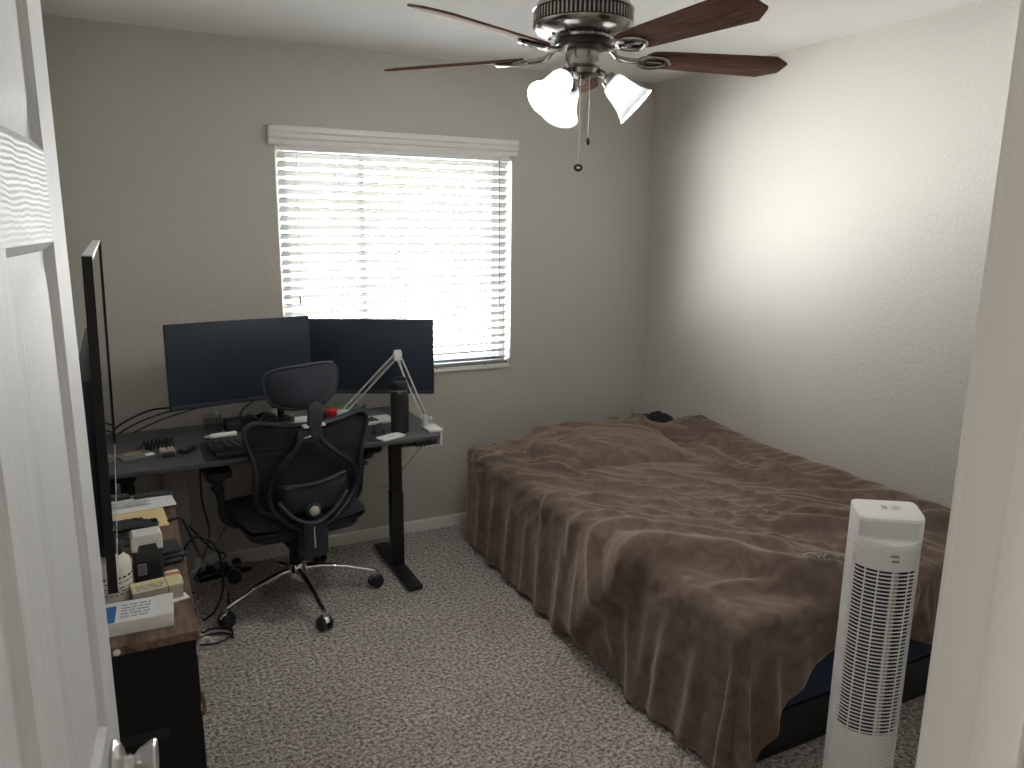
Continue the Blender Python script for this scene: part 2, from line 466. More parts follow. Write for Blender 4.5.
# ------------------------------------------------------------------ the open six-panel door
def build_door():
    W_, Hd, th = .755, 2.03, .035
    st, mu = .090, .10
    pw = (W_-2*st-mu)/2
    xs = [(st, st+pw), (st+pw+mu, W_-st)]
    zs = [(.235, .83), (1.005, 1.618), (1.715, 1.925)]
    b = new()
    for yf, s in ((-th, -1), (0, 1)):
        Y = lambda d: yf - s*d            # d: depth into the leaf
        def quad(x0, x1, z0, z1, mi):
            vs = [b.verts.new((x, Y(0), z)) for x, z in ((x0, z0), (x1, z0), (x1, z1), (x0, z1))]
            b.faces.new(vs).material_index = mi
        quad(0, st, 0, Hd, 0); quad(W_-st, W_, 0, Hd, 0)
        prev = 0
        for z0, z1 in zs + [(Hd, Hd)]:
            quad(st, W_-st, prev, z0, 1); prev = z1
        for z0, z1 in zs: quad(st+pw, st+pw+mu, z0, z1, 0)
        for x0, x1 in xs:
            for z0, z1 in zs:
                loops = []
                for ins, d in ((0, 0), (.004, .003), (.010, .0085), (.020, .0095), (.048, .003), (.050, .0028)):
                    loops.append([b.verts.new((x, Y(d), z)) for x, z in ((x0+ins, z0+ins), (x1-ins, z0+ins), (x1-ins, z1-ins), (x0+ins, z1-ins))])
                for A, B in zip(loops, loops[1:]):
                    for i in range(4):
                        j = (i+1) % 4; b.faces.new((A[i], A[j], B[j], B[i])).material_index = 0
                b.faces.new(loops[-1]).material_index = 0
    # edges
    for q in (((0, 0), (0, Hd)), ((W_, 0), (W_, Hd)), ((0, 0), (W_, 0)), ((0, Hd), (W_, Hd))):
        (x0, z0), (x1, z1) = q
        b.faces.new([b.verts.new(p) for p in ((x0, 0, z0), (x1, 0, z1), (x1, -th, z1), (x0, -th, z0))]).material_index = 0
    bmesh.ops.remove_doubles(b, verts=b.verts[:], dist=1e-5)
    bmesh.ops.recalc_face_normals(b, faces=b.faces[:])
    d = struct(obj('door_1', b, [M['door_v'], M['door_h']], None, (-.157, YF, .012), 20))
    d.rotation_euler = (0, 0, radians(85.3))
    kx, kz = W_-.085, .938
    for s in (-1, 1):
        y0 = -th if s < 0 else 0
        mt = axis_mtx((kx, y0, kz), (0, s, 0))
        bb = new(); lathe(bb, [(0, 0), (.036, 0), (.037, .003), (.035, .007), (.024, .013), (.0145, .016), (.0145, .022)], 40, mt)
        obj('knob_rose', bb, M['satin'], d)
        bb = new(); lathe(bb, [(.0125, .018), (.0125, .026), (.0185, .031), (.0265, .046), (.0275, .050), (.026, .053), (0, .054)], 40, mt)
        obj('knob', bb, M['satin'], d)
    bb = new(); box(bb, (W_-.001, -th/2-.0125, kz-.028), (W_+.0015, -th/2+.0125, kz+.028), .0005); box(bb, (W_, -th/2-.006, kz-.01), (W_+.011, -th/2+.006, kz+.01), .002)
    obj('latch', bb, M['satin'], d)
    for hz in (.2, 1.02, 1.84):
        bb = new(); cyl(bb, (-.004, .005, hz-.045), (-.004, .005, hz+.045), .006, None, 12); box(bb, (0, -.03, hz-.045), (.0012, 0, hz+.045))
        obj('hinge', bb, M['satin'], d)
build_door()

# ------------------------------------------------------------------ window
def build_window():
    y0, y1 = YB+.085, YB+.135
    b = new()
    f = .035
    for lo, hi in (((WX0, y0, WZ0), (WX0+f, y1, WZ1)), ((WX1-f, y0, WZ0), (WX1, y1, WZ1)), ((WX0+f, y0, WZ0), (WX1-f, y1, WZ0+f)), ((WX0+f, y0, WZ1-f), (WX1-f, y1, WZ1))):
        box(b, lo, hi, .003)
    w = struct(obj('window_1', b, M['white_plastic']))
    mx = 1.085
    b = new(); s = .028
    for x0, x1, ya in ((WX0+f, mx+s/2, y0+.004), (mx-s/2, WX1-f, y0+.024)):
        for lo, hi in (((x0, ya, WZ0+f), (x0+s, ya+.018, WZ1-f)), ((x1-s, ya, WZ0+f), (x1, ya+.018, WZ1-f)), ((x0+s, ya, WZ0+f), (x1-s, ya+.018, WZ0+f+s)), ((x0+s, ya, WZ1-f-s), (x1-s, ya+.018, WZ1-f))):
            box(b, lo, hi, .002)
    obj('sash', b, M['white_plastic'], w)
    b = new()
    for x0, x1, ya in ((WX0+f+s, mx-s/2, y0+.011), (mx+s/2, WX1-f-s, y0+.031)):
        box(b, (x0, ya, WZ0+f+s), (x1, ya+.004, WZ1-f-s))
    obj('glass', b, M['pane'], w)
    b = new(); box(b, (WX0, YB-.012, WZ0-.001), (WX1, y0, WZ0+.014), .004)
    struct(obj('window_sill_1', b, M['trim']))
build_window()

# ------------------------------------------------------------------ window blind
def build_blind():
    t = thing('window_blind', 'white slatted window blind with moulded valance, lowered over the window', 'blind', (0, YB, 0))
    x0, x1 = .672, 1.866
    prof = [(0, 2.078), (-.040, 2.078), (-.046, 2.073), (-.046, 2.052), (-.036, 2.048), (-.034, 2.044), (-.040, 2.040), (-.040, 2.026), (-.028, 2.022), (-.026, 2.018), (-.033, 2.014), (-.033, 2.004), (-.026, 1.997), (-.008, 1.996), (-.008, 2.06), (0, 2.06)]
    b = new(); vx0, vx1 = .630, 1.890
    A = [b.verts.new((vx0, p, q)) for p, q in prof]; B = [b.verts.new((vx1, p, q)) for p, q in prof]
    for i in range(len(prof)):
        j = (i+1) % len(prof); b.faces.new((A[i], A[j], B[j], B[i]))
    b.faces.new(A); b.faces.new(B[::-1]); bmesh.ops.recalc_face_normals(b, faces=b.faces[:])
    obj('valance', b, M['trim'], t, (0, -.004, 0), 25)
    b = new(); box(b, (x0, .006, 1.972), (x1, .058, 2.025), .003); obj('headrail', b, M['white_plastic'], t)
    b = new()
    n = 26; zt, zb = 1.955, .925; yc = .034
    tilt = radians(24)                       # room edge up
    for i in range(n):
        zc = zt + (zb-zt)*i/(n-1)
        mt = T(0, yc, zc) @ RX(-tilt + radians(random.uniform(-1.5, 1.5)))
        rows = []
        for k in range(5):
            yy = -.025 + .05*k/4; crown = .0022*(1-(yy/.025)**2)
            rows.append((yy, crown))
        P0 = []
        for x in (x0+.004, x1-.004):
            top = [b.verts.new(mt @ V((x, yy, c+.0018))) for yy, c in rows]; bot = [b.verts.new(mt @ V((x, yy, c-.0018))) for yy, c in rows]
            P0.append((top, bot))
        (ta, ba), (tb, bb_) = P0
        for k in range(4):
            b.faces.new((ta[k], tb[k], tb[k+1], ta[k+1])); b.faces.new((ba[k], ba[k+1], bb_[k+1], bb_[k]))
        b.faces.new((ta[0], ba[0], bb_[0], tb[0])); b.faces.new((ta[4], tb[4], bb_[4], ba[4]))
        b.faces.new(ta + ba[::-1]); b.faces.new(tb[::-1] + bb_)
    bmesh.ops.recalc_face_normals(b, faces=b.faces[:])
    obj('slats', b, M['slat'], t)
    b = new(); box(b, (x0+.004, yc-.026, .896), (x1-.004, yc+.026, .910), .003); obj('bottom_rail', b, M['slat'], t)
    b = new()
    dy = .025*cos(tilt)+.001
    for cx in (.76, .95, 1.27, 1.58, 1.755):
        for yy in (yc-dy, yc+dy):
            for ox in (-.006, .006):
                tube(b, [(cx+ox, yy, 1.975), (cx+ox, yy, .905)], .0009, 5)
    obj('ladder_cord', b, M['trim'], t)
    b = new(); tube(b, [(1.80, .0, 1.985), (1.80, -.002, 1.93)], .004, 8); tube(b, [(1.80, -.002, 1.93), (1.802, -.004, 1.25)], .0032, 6)
    tube(b, [(1.802, -.004, 1.25), (1.802, -.004, 1.21)], .0048, 8); obj('tilt_wand', b, M['grey_metal'], t)
    b = new(); tube(b, [(.742, -.003, 1.985), (.744, -.005, 1.30)], .0012, 5); obj('lift_cord', b, M['trim'], t)
    b = new(); lathe(b, [(.002, .035), (.006, .02), (.0065, 0), (.003, -.003)], 12, T(.744, -.005, 1.27)); obj('tassel', b, M['card_side'], t)
    for bx in (1.02, 1.45, 1.73):
        b = new(); cyl(b, (bx, yc-.012, .890), (bx, yc-.012, .897), .006, None, 10); obj('rail_button', b, M['card_side'], t)
build_blind()

# ------------------------------------------------------------------ ceiling fan
def build_fan():
    cx, cy = 1.312, 2.135
    zb = 2.160
    t = thing('ceiling_fan', 'ceiling fan with five brown wooden blades and lit white glass lamps', 'ceiling fan', (cx, cy, 0))
    b = new()
    lathe(b, [(.075, 2.44), (.085, 2.42), (.088, 2.36), (.10, 2.335), (.125, 2.325), (.140, 2.308), (.148, 2.296)], 48)
    obj('ceiling_canopy', b, M['nickel'], t)
    b = new(); lathe(b, [(.144, 2.296), (.149, 2.290), (.149, 2.242), (.144, 2.236)], 64, None, False); obj('motor_housing', b, M['metal_dark'], t)
    b = new()
    for k in range(72):
        a = 2*pi*k/72
        box(b, (.146, -.0032, 2.250), (.1525, .0032, 2.284), .001, 1, RZ(a))
    obj('vent_rib', b, M['nickel'], t)
    b = new(); lathe(b, [(.146, 2.297), (.152, 2.293), (.154, 2.287), (.149, 2.284)], 48); lathe(b, [(.149, 2.250), (.154, 2.247), (.153, 2.240), (.142, 2.227), (.116, 2.215), (.092, 2.211), (.088, 2.205), (.06, 2.203)], 48)
    obj('motor_bowl', b, M['nickel'], t)
    b = new(); lathe(b, [(.085, 2.206), (.088, 2.199), (.088, 2.186), (.078, 2.180), (.05, 2.180)], 40)
    for k in range(10):
        a = 2*pi*k/10; lathe(b, [(.006, -.002), (.006, .003), (0, .005)], 8, RZ(a) @ T(.102, 0, 2.2125) @ RY(pi))
    obj('flywheel', b, M['metal_dark'], t)
    b = new(); lathe(b, [(.050, 2.183), (.0515, 2.178), (.0515, 2.138), (.048, 2.130), (.058, 2.126), (.062, 2.118), (.056, 2.106), (.030, 2.096), (.014, 2.092), (.010, 2.078), (0, 2.074)], 40)
    obj('switch_housing', b, M['nickel'], t)
    a0 = radians(31.4)
    for k in range(5):
        a = a0 + k*2*pi/5                      # clockwise from +y
        mt = RZ(pi/2 - a)                      # local x runs outward
        b = new()
        # iron: two curved rods from the flywheel that loop to a pad under the blade
        zpad = zb-.006
        tube(b, smooth_path([(.078, 0, 2.193), (.10, 0, 2.178), (.118, .0, zb+.002), (.15, 0, zb-.004), (.185, 0, zb-.005)], 6), [.0085]*25, 10)
        tube(b, smooth_path([(.182, 0, zpad), (.20, .026, zpad), (.235, .034, zpad), (.27, .022, zpad), (.287, 0, zpad), (.27, -.022, zpad), (.235, -.034, zpad), (.20, -.026, zpad)], 6, True), .0072, 8, True)
        tube(b, [(.19, 0, zpad), (.285, 0, zpad)], .0062, 8)
        for sx in (.205, .265):
            lathe(b, [(.007, -.004), (.007, -.011), (0, -.014)], 10, T(sx, 0, zb))
        L = []
        w0, w1, xr, xt = .054, .070, .205, .690
        top = [(xr, -w0*.55), (xr+.012, -w0*.85), (xr+.05, -w0), (xt-.060, -w1), (xt-.006, -w1*.50), (xt, -w1*.40)]
        outline = top + [(x, -y) for x, y in reversed(top)]
        bl = new(); prism(bl, outline, 0, .006, .0015)
        for v in bl.verts: v.co = T(0, 0, zb) @ RX(radians(-14)) @ v.co
        for v in bl.verts: v.co = mt @ v.co
        for v in b.verts:
            p = v.co.copy()
            if p.x > .18: p = T(0, 0, zb) @ RX(radians(-14)) @ T(0, 0, -zb) @ p
            v.co = mt @ p
        # grain along the blade: keep the mesh in blade space
        for v in bl.verts: v.co = mt.inverted() @ v.co
        bo = obj('blade', bl, M['blade_wood'], t); bo.rotation_euler = (0, 0, pi/2 - a)
        for v in b.verts: v.co = mt.inverted() @ v.co
        bmesh.ops.recalc_face_normals(b, faces=b.faces[:])
        obj('blade_iron', b, M['nickel'], bo)
    # lamps
    for az in (97+26.9, 220+26.9, 340+26.9):
        a = radians(az)
        d = V((sin(a), cos(a), 0)); ax = (d*sin(radians(47)) + V((0, 0, -1))*cos(radians(47))).normalized()
        p0 = d*.040 + V((0, 0, 2.112)); p1 = d*.068 + V((0, 0, 2.106))
        b = new(); tube(b, smooth_path([p0, d*.055+V((0, 0, 2.112)), p1, p1+ax*.02], 5), .010, 10)
        lathe(b, [(.012, .008), (.023, .014), (.026, .034), (.024, .044)], 24, axis_mtx(p1, ax))
        arm = obj('lamp_arm', b, M['nickel'], t)
        b = new(); mt = axis_mtx(p1 + ax*.028, ax)
        sc_ = .93
        lathe(b, [(r_*sc_, z_*sc_) for r_, z_ in [(.026, .0), (.035, .006), (.041, .022), (.045, .050), (.052, .082), (.064, .108), (.072, .120), (.0705, .1205), (.062, .108), (.050, .082), (.043, .050), (.039, .022), (.033, .008), (.024, .002)]], 40, mt, False)
        obj('lamp_shade', b, M['shade_glass'], t)
        b = new(); lathe(b, [(0, .034), (.011, .036), (.013, .044), (.020, .058), (.023, .072), (.020, .086), (.011, .094), (0, .096)], 20, mt)
        obj('bulb', b, M['bulb'], arm)
    # pull chains
    r = V((cos(radians(26.9)), -sin(radians(26.9)), 0))
    for off, zt, zl, ring in ((-.006, 2.10, 1.835, True), (.022, 2.10, 1.912, False)):
        p = r*off + V((sin(radians(26.9)), cos(radians(26.9)), 0))*(-.035)
        b = new(); tube(b, [p+V((0, 0, zt)), p+V((0, 0, zl))], .0013, 6)
        for k in range(int((zt-zl)/.006)):
            lathe(b, [(0, -.0018), (.0018, 0), (0, .0018)], 5, T(p.x, p.y, zl+.006*k))
        c = obj('pull_chain', b, M['chrome'], t)
        b = new()
        if ring:
            mt = T(p.x, p.y, zl-.008) @ RZ(-radians(26.9)) @ RX(radians(70))
            tube(b, [mt @ V((.0105*cos(2*pi*k/20), .0085*sin(2*pi*k/20), 0)) for k in range(20)], .0042, 8, True)
        else: lathe(b, [(.002, .014), (.006, .008), (.0065, -.004), (.003, -.010), (0, -.011)], 14, T(p.x, p.y, zl-.008))
        obj('chain_fob', b, M['metal_dark'], c)
build_fan()

# ------------------------------------------------------------------ bed
BX0, BX1, BY0, BY1, BT = 1.525, 2.765, 1.50, 3.42, .50
def bedding_box(name, x0, y0, x1, y1, z0, z1, r, m, bevel):
    b = new(); prism(b, rrect(x0, y0, x1, y1, r, 6), z0, z1, bevel)
    return b
def build_bed():
    t = thing('bed_frame', 'low black bed frame with slats under the blue mattress, against the right wall', 'bed frame', ((BX0+BX1)/2, (BY0+BY1)/2, 0))
    hx, hy = (BX1-BX0)/2-.01, (BY1-BY0)/2-.01
    b = new()
    for lo, hi in (((-hx, -hy, .012), (-hx+.03, hy, .165)), ((hx-.03, -hy, .012), (hx, hy, .165)), ((-hx, -hy, .012), (hx, -hy+.03, .165)), ((-hx, hy-.03, .012), (hx, hy, .165)), ((-.015, -hy, .11), (.015, hy, .15))):
        box(b, lo, hi, .004)
    obj('side_rail', b, M['steel_black'], t)
    b = new()
    for k in range(11):
        y = -hy+.06 + k*(2*hy-.12)/10; box(b, (-hx+.02, y-.03, .150), (hx-.02, y+.03, .166), .002)
    obj('bed_slat', b, M['steel_black'], t)
    for sx in (-1, 0, 1):
        for sy in (-1, 1):
            b = new(); x, y = sx*(hx-.12), sy*(hy-.12)
            cyl(b, (x, y, 0), (x, y, .112), .018, None, 12); lathe(b, [(.026, 0), (.026, .012), (.018, .016)], 14, T(x, y, 0))
            obj('leg', b, M['steel_black'], t)
    b = new(); prism(b, rrect(BX0, BY0, BX1, BY1, .07, 6), .168, BT, .03)
    tag(obj('mattress', b, M['navy_sheet']), 'mattress in a dark blue fitted sheet, mostly covered by the brown blanket', 'mattress')
build_bed()

def pillow(name, c, sx, sy, h, rot, m):
    b = new(); N = 22
    for s in (1, -1):
        def f(u, v):
            a, d = 2*u-1, 2*v-1
            k = max(0, (1-abs(a)**2.6))*max(0, (1-abs(d)**2.6))
            pin = 1 - .10*(a*a*d*d)
            return V((a*sx*pin, d*sy*pin, s*h*.5*k**.45))
        grid_surf(b, f, N, N)
    bmesh.ops.remove_doubles(b, verts=b.verts[:], dist=1e-5); bmesh.ops.recalc_face_normals(b, faces=b.faces[:])
    o = obj(name, b, m, None, c, 60); o.rotation_euler = (0, 0, rot)
    return o
tag(pillow('pillow', (2.10, 3.13, BT+.047), .34, .22, .085, radians(-6), M['navy_sheet']), 'pillow lying hidden under the far end of the brown blanket, making a bump', 'pillow')

def seg_dist(p, poly):
    best = 1e9; side = 1
    for a, b in zip(poly, poly[1:]):
        ax, ay = a; bx, by = b
        dx, dy = bx-ax, by-ay; L = dx*dx+dy*dy
        t = max(0, min(1, ((p[0]-ax)*dx+(p[1]-ay)*dy)/L)) if L else 0
        qx, qy = ax+dx*t, ay+dy*t
        d = sqrt((p[0]-qx)**2+(p[1]-qy)**2)
        if d < best:
            best = d; side = 1 if dx*(p[1]-ay)-dy*(p[0]-ax) > 0 else -1
    return best, side
def chaikin(poly, n=2):
    for _ in range(n):
        out = [poly[0]]
        for a, b in zip(poly, poly[1:]):
            out += [(a[0]*.75+b[0]*.25, a[1]*.75+b[1]*.25), (a[0]*.25+b[0]*.75, a[1]*.25+b[1]*.75)]
        out.append(poly[-1]); poly = out
    return poly
def sstep(a, b, x):
    t = max(0, min(1, (x-a)/(b-a))); return t*t*(3-2*t)

def lin(tab, x):
    if x <= tab[0][0]: return tab[0][1]
    for (a, p), (c, q) in zip(tab, tab[1:]):
        if x <= c: return p + (q-p)*(x-a)/(c-a)
    return tab[-1][1]

def build_blanket():
    TOP = BT+.018
    EX, EY = BX0-.012, BY0-.012              # where the cloth turns down
    rr = .034                                # turn radius
    # cloth coordinates = where the point would lie if the bed top went on for ever
    x_hi = BX1+.012; y_hi = BY1+.045
    drop_left = .475
    foot_tab = [(1.0, .62), (1.50, .57), (1.56, .47), (1.62, .36), (1.70, .26), (1.82, .175), (1.92, .14), (2.1, .14), (2.37, .25), (2.78, .28)]
    ridges = [  # (polyline in cloth coordinates, height, half width, step)
        ([(1.02, 2.38), (1.10, 2.32), (1.24, 2.22), (1.36, 2.10), (1.448, 2.02), (1.555, 1.995), (1.692, 1.891), (1.77, 1.76), (1.83, 1.63), (1.93, 1.50), (2.08, 1.42)], .036, .034, .062),
        ([(1.10, 2.12), (1.28, 2.10), (1.40, 2.18), (1.50, 2.245), (1.606, 2.23), (1.704, 2.08), (1.861, 1.87), (2.0, 1.72)], .022, .030, .020),
        ([(1.52, 1.70), (1.675, 1.671), (1.80, 1.60), (1.95, 1.50), (2.2, 1.40)], .016, .020, .008),
        ([(1.30, 2.42), (1.45, 2.44), (1.62, 2.36), (1.85, 2.16), (2.05, 1.90), (2.2, 1.70)], .013, .020, .0),
        ([(1.35, 2.66), (1.55, 2.63), (1.80, 2.48), (2.02, 2.18), (2.18, 1.90)], .012, .018, .0),
        ([(1.75, 2.72), (1.95, 2.52), (2.15, 2.22), (2.28, 2.0)], .011, .018, .0),
        ([(2.05, 2.80), (2.22, 2.53), (2.33, 2.25), (2.36, 2.05)], .013, .02, .004),
        ([(2.62, 3.05), (2.52, 2.62), (2.56, 2.30), (2.68, 1.90)], .018, .026, .008),
        ([(2.70, 3.10), (2.66, 2.72), (2.60, 2.42), (2.46, 2.28)], .022, .028, .010),
        ([(2.40, 2.72), (2.46, 2.45), (2.60, 2.31), (2.70, 2.12)], .026, .026, .008),
        ([(1.97, 1.93), (2.02, 1.84), (2.00, 1.77)], .034, .028, .0),
        ([(2.10, 2.00), (2.24, 1.955), (2.35, 1.86), (2.46, 1.72)], .030, .030, .010),
        ([(2.30, 2.10), (2.44, 1.98), (2.60, 1.80), (2.74, 1.66)], .022, .026, .006),
        ([(2.20, 1.78), (2.36, 1.70), (2.52, 1.58)], .022, .026, .0),
        ([(1.52, 3.24), (1.70, 3.20), (1.80, 3.06), (1.83, 2.92)], .020, .026, .006),
        ([(1.58, 3.05), (1.72, 2.93), (1.80, 2.80)], .016, .022, .0),
        ([(1.78, 3.42), (2.05, 3.40), (2.35, 3.38), (2.6, 3.36)], .038, .045, .0),
        ([(2.40, 3.36), (2.55, 3.22), (2.70, 3.12)], .05, .06, .0),
        ([(2.76, 3.40), (2.74, 3.0), (2.745, 2.5), (2.735, 2.15), (2.75, 1.55)], .052, .060, .0),
    ]
    ridges = [(chaikin(p), h*1.25, w*1.28, s*1.15) for p, h, w, s in ridges]
    boxes = [(min(q[0] for q in p)-.16, max(q[0] for q in p)+.16, min(q[1] for q in p)-.16, max(q[1] for q in p)+.16) for p, *_ in ridges]
    def relief(x, y):
        h = 0.
        for (p, hh, w, st), bx in zip(ridges, boxes):
            if bx[0] < x < bx[1] and bx[2] < y < bx[3]:
                d, sd = seg_dist((x, y), p)
                e0 = min(sqrt((x-p[0][0])**2+(y-p[0][1])**2), sqrt((x-p[-1][0])**2+(y-p[-1][1])**2))
                fade = sstep(0, .10, e0) if d > .0 else 1
                h += hh*exp(-(d/w)**2)*fade
                if st: h += st*(.5+.5*sd*(1-exp(-(d/w)**2)))*exp(-(d/.15)**2)*fade
        # pillow
        c, s = cos(radians(6)), sin(radians(6))
        px, py = x-2.10, y-3.13
        a = (px*c - py*s)/.40; b_ = (px*s + py*c)/.285
        k = max(0., 1-abs(a)**2.4)*max(0., 1-abs(b_)**2.4)
        h += .098*k**.62
        # fine creases: stretched, warped ridged noise running along the pull of the cloth
        wx = x + .06*noise.noise(V((x*2.2, y*2.2, 3.1))); wy = y + .06*noise.noise(V((x*2.2, y*2.2, 9.7)))
        th = radians(-42 + 25*noise.noise(V((x*1.1, y*1.1, 5))))
        u = wx*cos(th)+wy*sin(th); v = -wx*sin(th)+wy*cos(th)
        n1 = max(0, 1-abs(noise.noise(V((u*1.3, v*7.5, 1.3))))*2.8); n2 = max(0, 1-abs(noise.noise(V((u*2.2, v*17, 4.4))))*2.8)
        th2 = th + radians(38); u2 = wx*cos(th2)+wy*sin(th2); v2 = -wx*sin(th2)+wy*cos(th2)
        n3 = max(0, 1-abs(noise.noise(V((u2*1.8, v2*9, 6.1))))*3.2)
        amp = max(.15, .6 + .55*noise.noise(V((x*1.7, y*1.7, 7.7)))); amp3 = max(0, .25+.9*noise.noise(V((x*2.3, y*2.3, 2.9))))
        flat = 1-.8*sstep(.0, .25, 1.95-y-(x-1.5)*.9)*sstep(1.46, 1.6, x)   # the smooth foot corner
        h += ((.026*n1**1.3 + .009*n2**1.3)*amp*flat + .013*n3**1.3*amp3*flat)*(.35+.65*sstep(3.42, 3.15, y)*sstep(1.42, 1.56, x))
        h += .004*noise.noise(V((x*9, y*9, 2.2)))
        return h
    nu, nv = 250, 300
    b = new()
    lx0, lx1 = EX-drop_left, x_hi
    def pt(u, v):
        X = lx0 + (lx1-lx0)*u
        hem_left = .475 + .02*noise.noise(V((v*7, 1, 1)))
        Yh = EY - lin(foot_tab, X)
        Y = Yh + (y_hi-Yh)*v
        dx = max(0., EX+rr - X); dy = max(0., EY+rr - Y)
        h = relief(X, Y)
        d = sqrt(dx*dx+dy*dy)
        q = rr*pi/2
        if d <= 1e-9:
            edge = sstep(0, .06, x_hi-X)
            return V((X, Y, TOP + h))
        nx, ny = -dx/d, -dy/d
        bx, by = max(X, EX+rr), max(Y, EY+rr)
        if d < q:
            a = d/rr; o = rr*sin(a); z = TOP-rr*(1-cos(a)); na = a
        else:
            o = rr; z = TOP-rr-(d-q); na = pi/2
        hang = max(0., d-q)
        # hanging folds: run down the fall
        if dy < 1e-9: s = Y; ph = noise.noise(V((Y*1.6, 0, 3)))*1.4
        elif dx < 1e-9: s = X*1.0; ph = 1+noise.noise(V((X*1.6, 2, 3)))*1.4
        else: s = EY+rr + atan2(dy, dx)*-.35; ph = 0
        grow = sstep(0, .30, hang)
        fold = grow*(.020*noise.noise(V((s*3.0, hang*.8, 1.5+ph))) + .006*noise.noise(V((s*9, hang*1.2, 8.1+ph))))
        if dy < 1e-9 or dx > dy:
            for y0, sl, w_, am in ((3.30, 0, .03, .012), (3.13, 0.02, 0.043, 0.035), (2.95, 0.03, 0.033, 0.020), (2.80, .0, .022, .012), (2.66, -0.06, 0.043, 0.026), (2.49, -0.08, 0.037, 0.020), (2.34, -.1, .02, .010), (2.02, -0.16, 0.043, 0.029), (1.90, 0.00, 0.030, 0.018), (1.80, 0.05, 0.035, 0.026), (1.64, 0.08, 0.033, 0.022)):
                q_ = (Y - y0 - sl*hang)/w_
                if abs(q_) < 3: fold += am*exp(-q_*q_)*grow*(1 if dy < 1e-9 else max(0, 1-dy/.2))
        if dx < 1e-9 or dy > dx:
            for x0, sl, w_, am in ((1.63, 0, .026, .034), (1.76, -.10, .034, .022), (1.93, -.15, .04, .014), (2.3, .05, .03, .014), (2.5, .0, .03, .016)):
                q_ = (X - x0 - sl*hang)/w_
                if abs(q_) < 3: fold += am*exp(-q_*q_)*grow*(1 if dx < 1e-9 else max(0, 1-dx/.2))
        if dx > 1e-9 and dy > 1e-9:
            ang = atan2(dy, dx)
            fold += (.035*sstep(.05, .42, hang)*cos(ang*6-1.2) + .05*sstep(.05, .45, hang))*sin(min(1, 2*ang/pi)*pi)
        rel = h*max(.5, 1-hang*1.0)
        off = o + rel*sin(na) + fold + .10*hang*hang
        z = z + rel*cos(na)
        p = V((bx+nx*off, by+ny*off, z))
        lo = .014 + .004*noise.noise(V((X*20, Y*20, 0)))
        if p.z < lo:
            ex = lo-p.z; p.z = lo
            p.x += nx*ex*.35; p.y += ny*ex*.35
        return p
    grid_surf(b, pt, nu, nv)
    bmesh.ops.recalc_face_normals(b, faces=b.faces[:])
    o = obj('blanket', b, M['blanket'], None, (0, 0, 0), 180)
    md = o.modifiers.new('Thickness', 'SOLIDIFY'); md.thickness = .005; md.offset = 1
    tag(o, 'rumpled dark brown fleece blanket spread over the bed and hanging down its sides', 'blanket')
    return relief, TOP
RELIEF, BTOP = build_blanket()

# dark bedding poking out at the head end
def build_sheet():
    b = new()
    def f(u, v):
        a, d = 2*u-1, 2*v-1
        k = max(0, 1-abs(a)**3)*max(0, 1-abs(d)**2)
        n = noise.noise(V((u*5, v*4, 2)))*.02 + noise.noise(V((u*11, v*9, 5)))*.012
        return V((a*.17, d*.05, .012 + (.085+n*1.4)*k**.5))
    grid_surf(b, f, 40, 16)
    thicken(b, .004)
    o = obj('bunched_sheet', b, M['dark_sheet'], None, (2.60, 3.395, BTOP+RELIEF(2.60, 3.395)-.022), 60); o.rotation_euler = (0, 0, radians(-4))
    tag(o, 'bunched dark charcoal sheet sticking up behind the blanket in the wall corner', 'sheet')
build_sheet()

def build_glasses():
    cx, cy = 2.035, 1.672
    z = BTOP + RELIEF(cx, cy) + .012
    t = thing('eyeglasses', 'thin wire eyeglasses lying folded on the brown blanket', 'glasses', (cx, cy, z), radians(-27))
    tl = RX(radians(38))
    b = new(); bl = []
    for s in (-1, 1):
        ring = [tl @ V((s*.034 + .026*cos(a)*(1+.0*s), .019*sin(a), .0)) for a in [2*pi*k/28 for k in range(28)]]
        tube(b, ring, .0014, 6, True); bl.append(ring)
    tube(b, smooth_path([tl @ V((-.009, .004, 0)), tl @ V((0, .008, .001)), tl @ V((.009, .004, 0))], 5), .0011, 6)
    obj('rim', b, M['chrome'], t)
    for s, ring in zip((-1, 1), bl):
        b = new(); c = tl @ V((s*.034, 0, .0006))
        cv = b.verts.new(c); vs = [b.verts.new(p) for p in ring]
        for k in range(28): b.faces.new((cv, vs[k], vs[(k+1) % 28]))
        thicken(b, .001)
        obj('lens', b, M['lens'] if s < 0 else M['lens_green'], t)
    for s in (-1, 1):
        b = new(); p = tl @ V((s*.060, .008, 0))
        tube(b, smooth_path([p, p+V((s*.003, .008, .001)), p+V((-s*.03, .022+.006*s, .004)), p+V((-s*.10, .028+.008*s, .006)), p+V((-s*.118, .018+.008*s, .002))], 6), .0012, 6)
        obj('temple', b, M['chrome'], t)
        b = new(); lathe(b, [(0, -.002), (.003, 0), (0, .002)], 8, T(*(tl @ V((s*.010, -.006, -.004))))); obj('nose_pad', b, M['white_plastic'], t)
build_glasses()

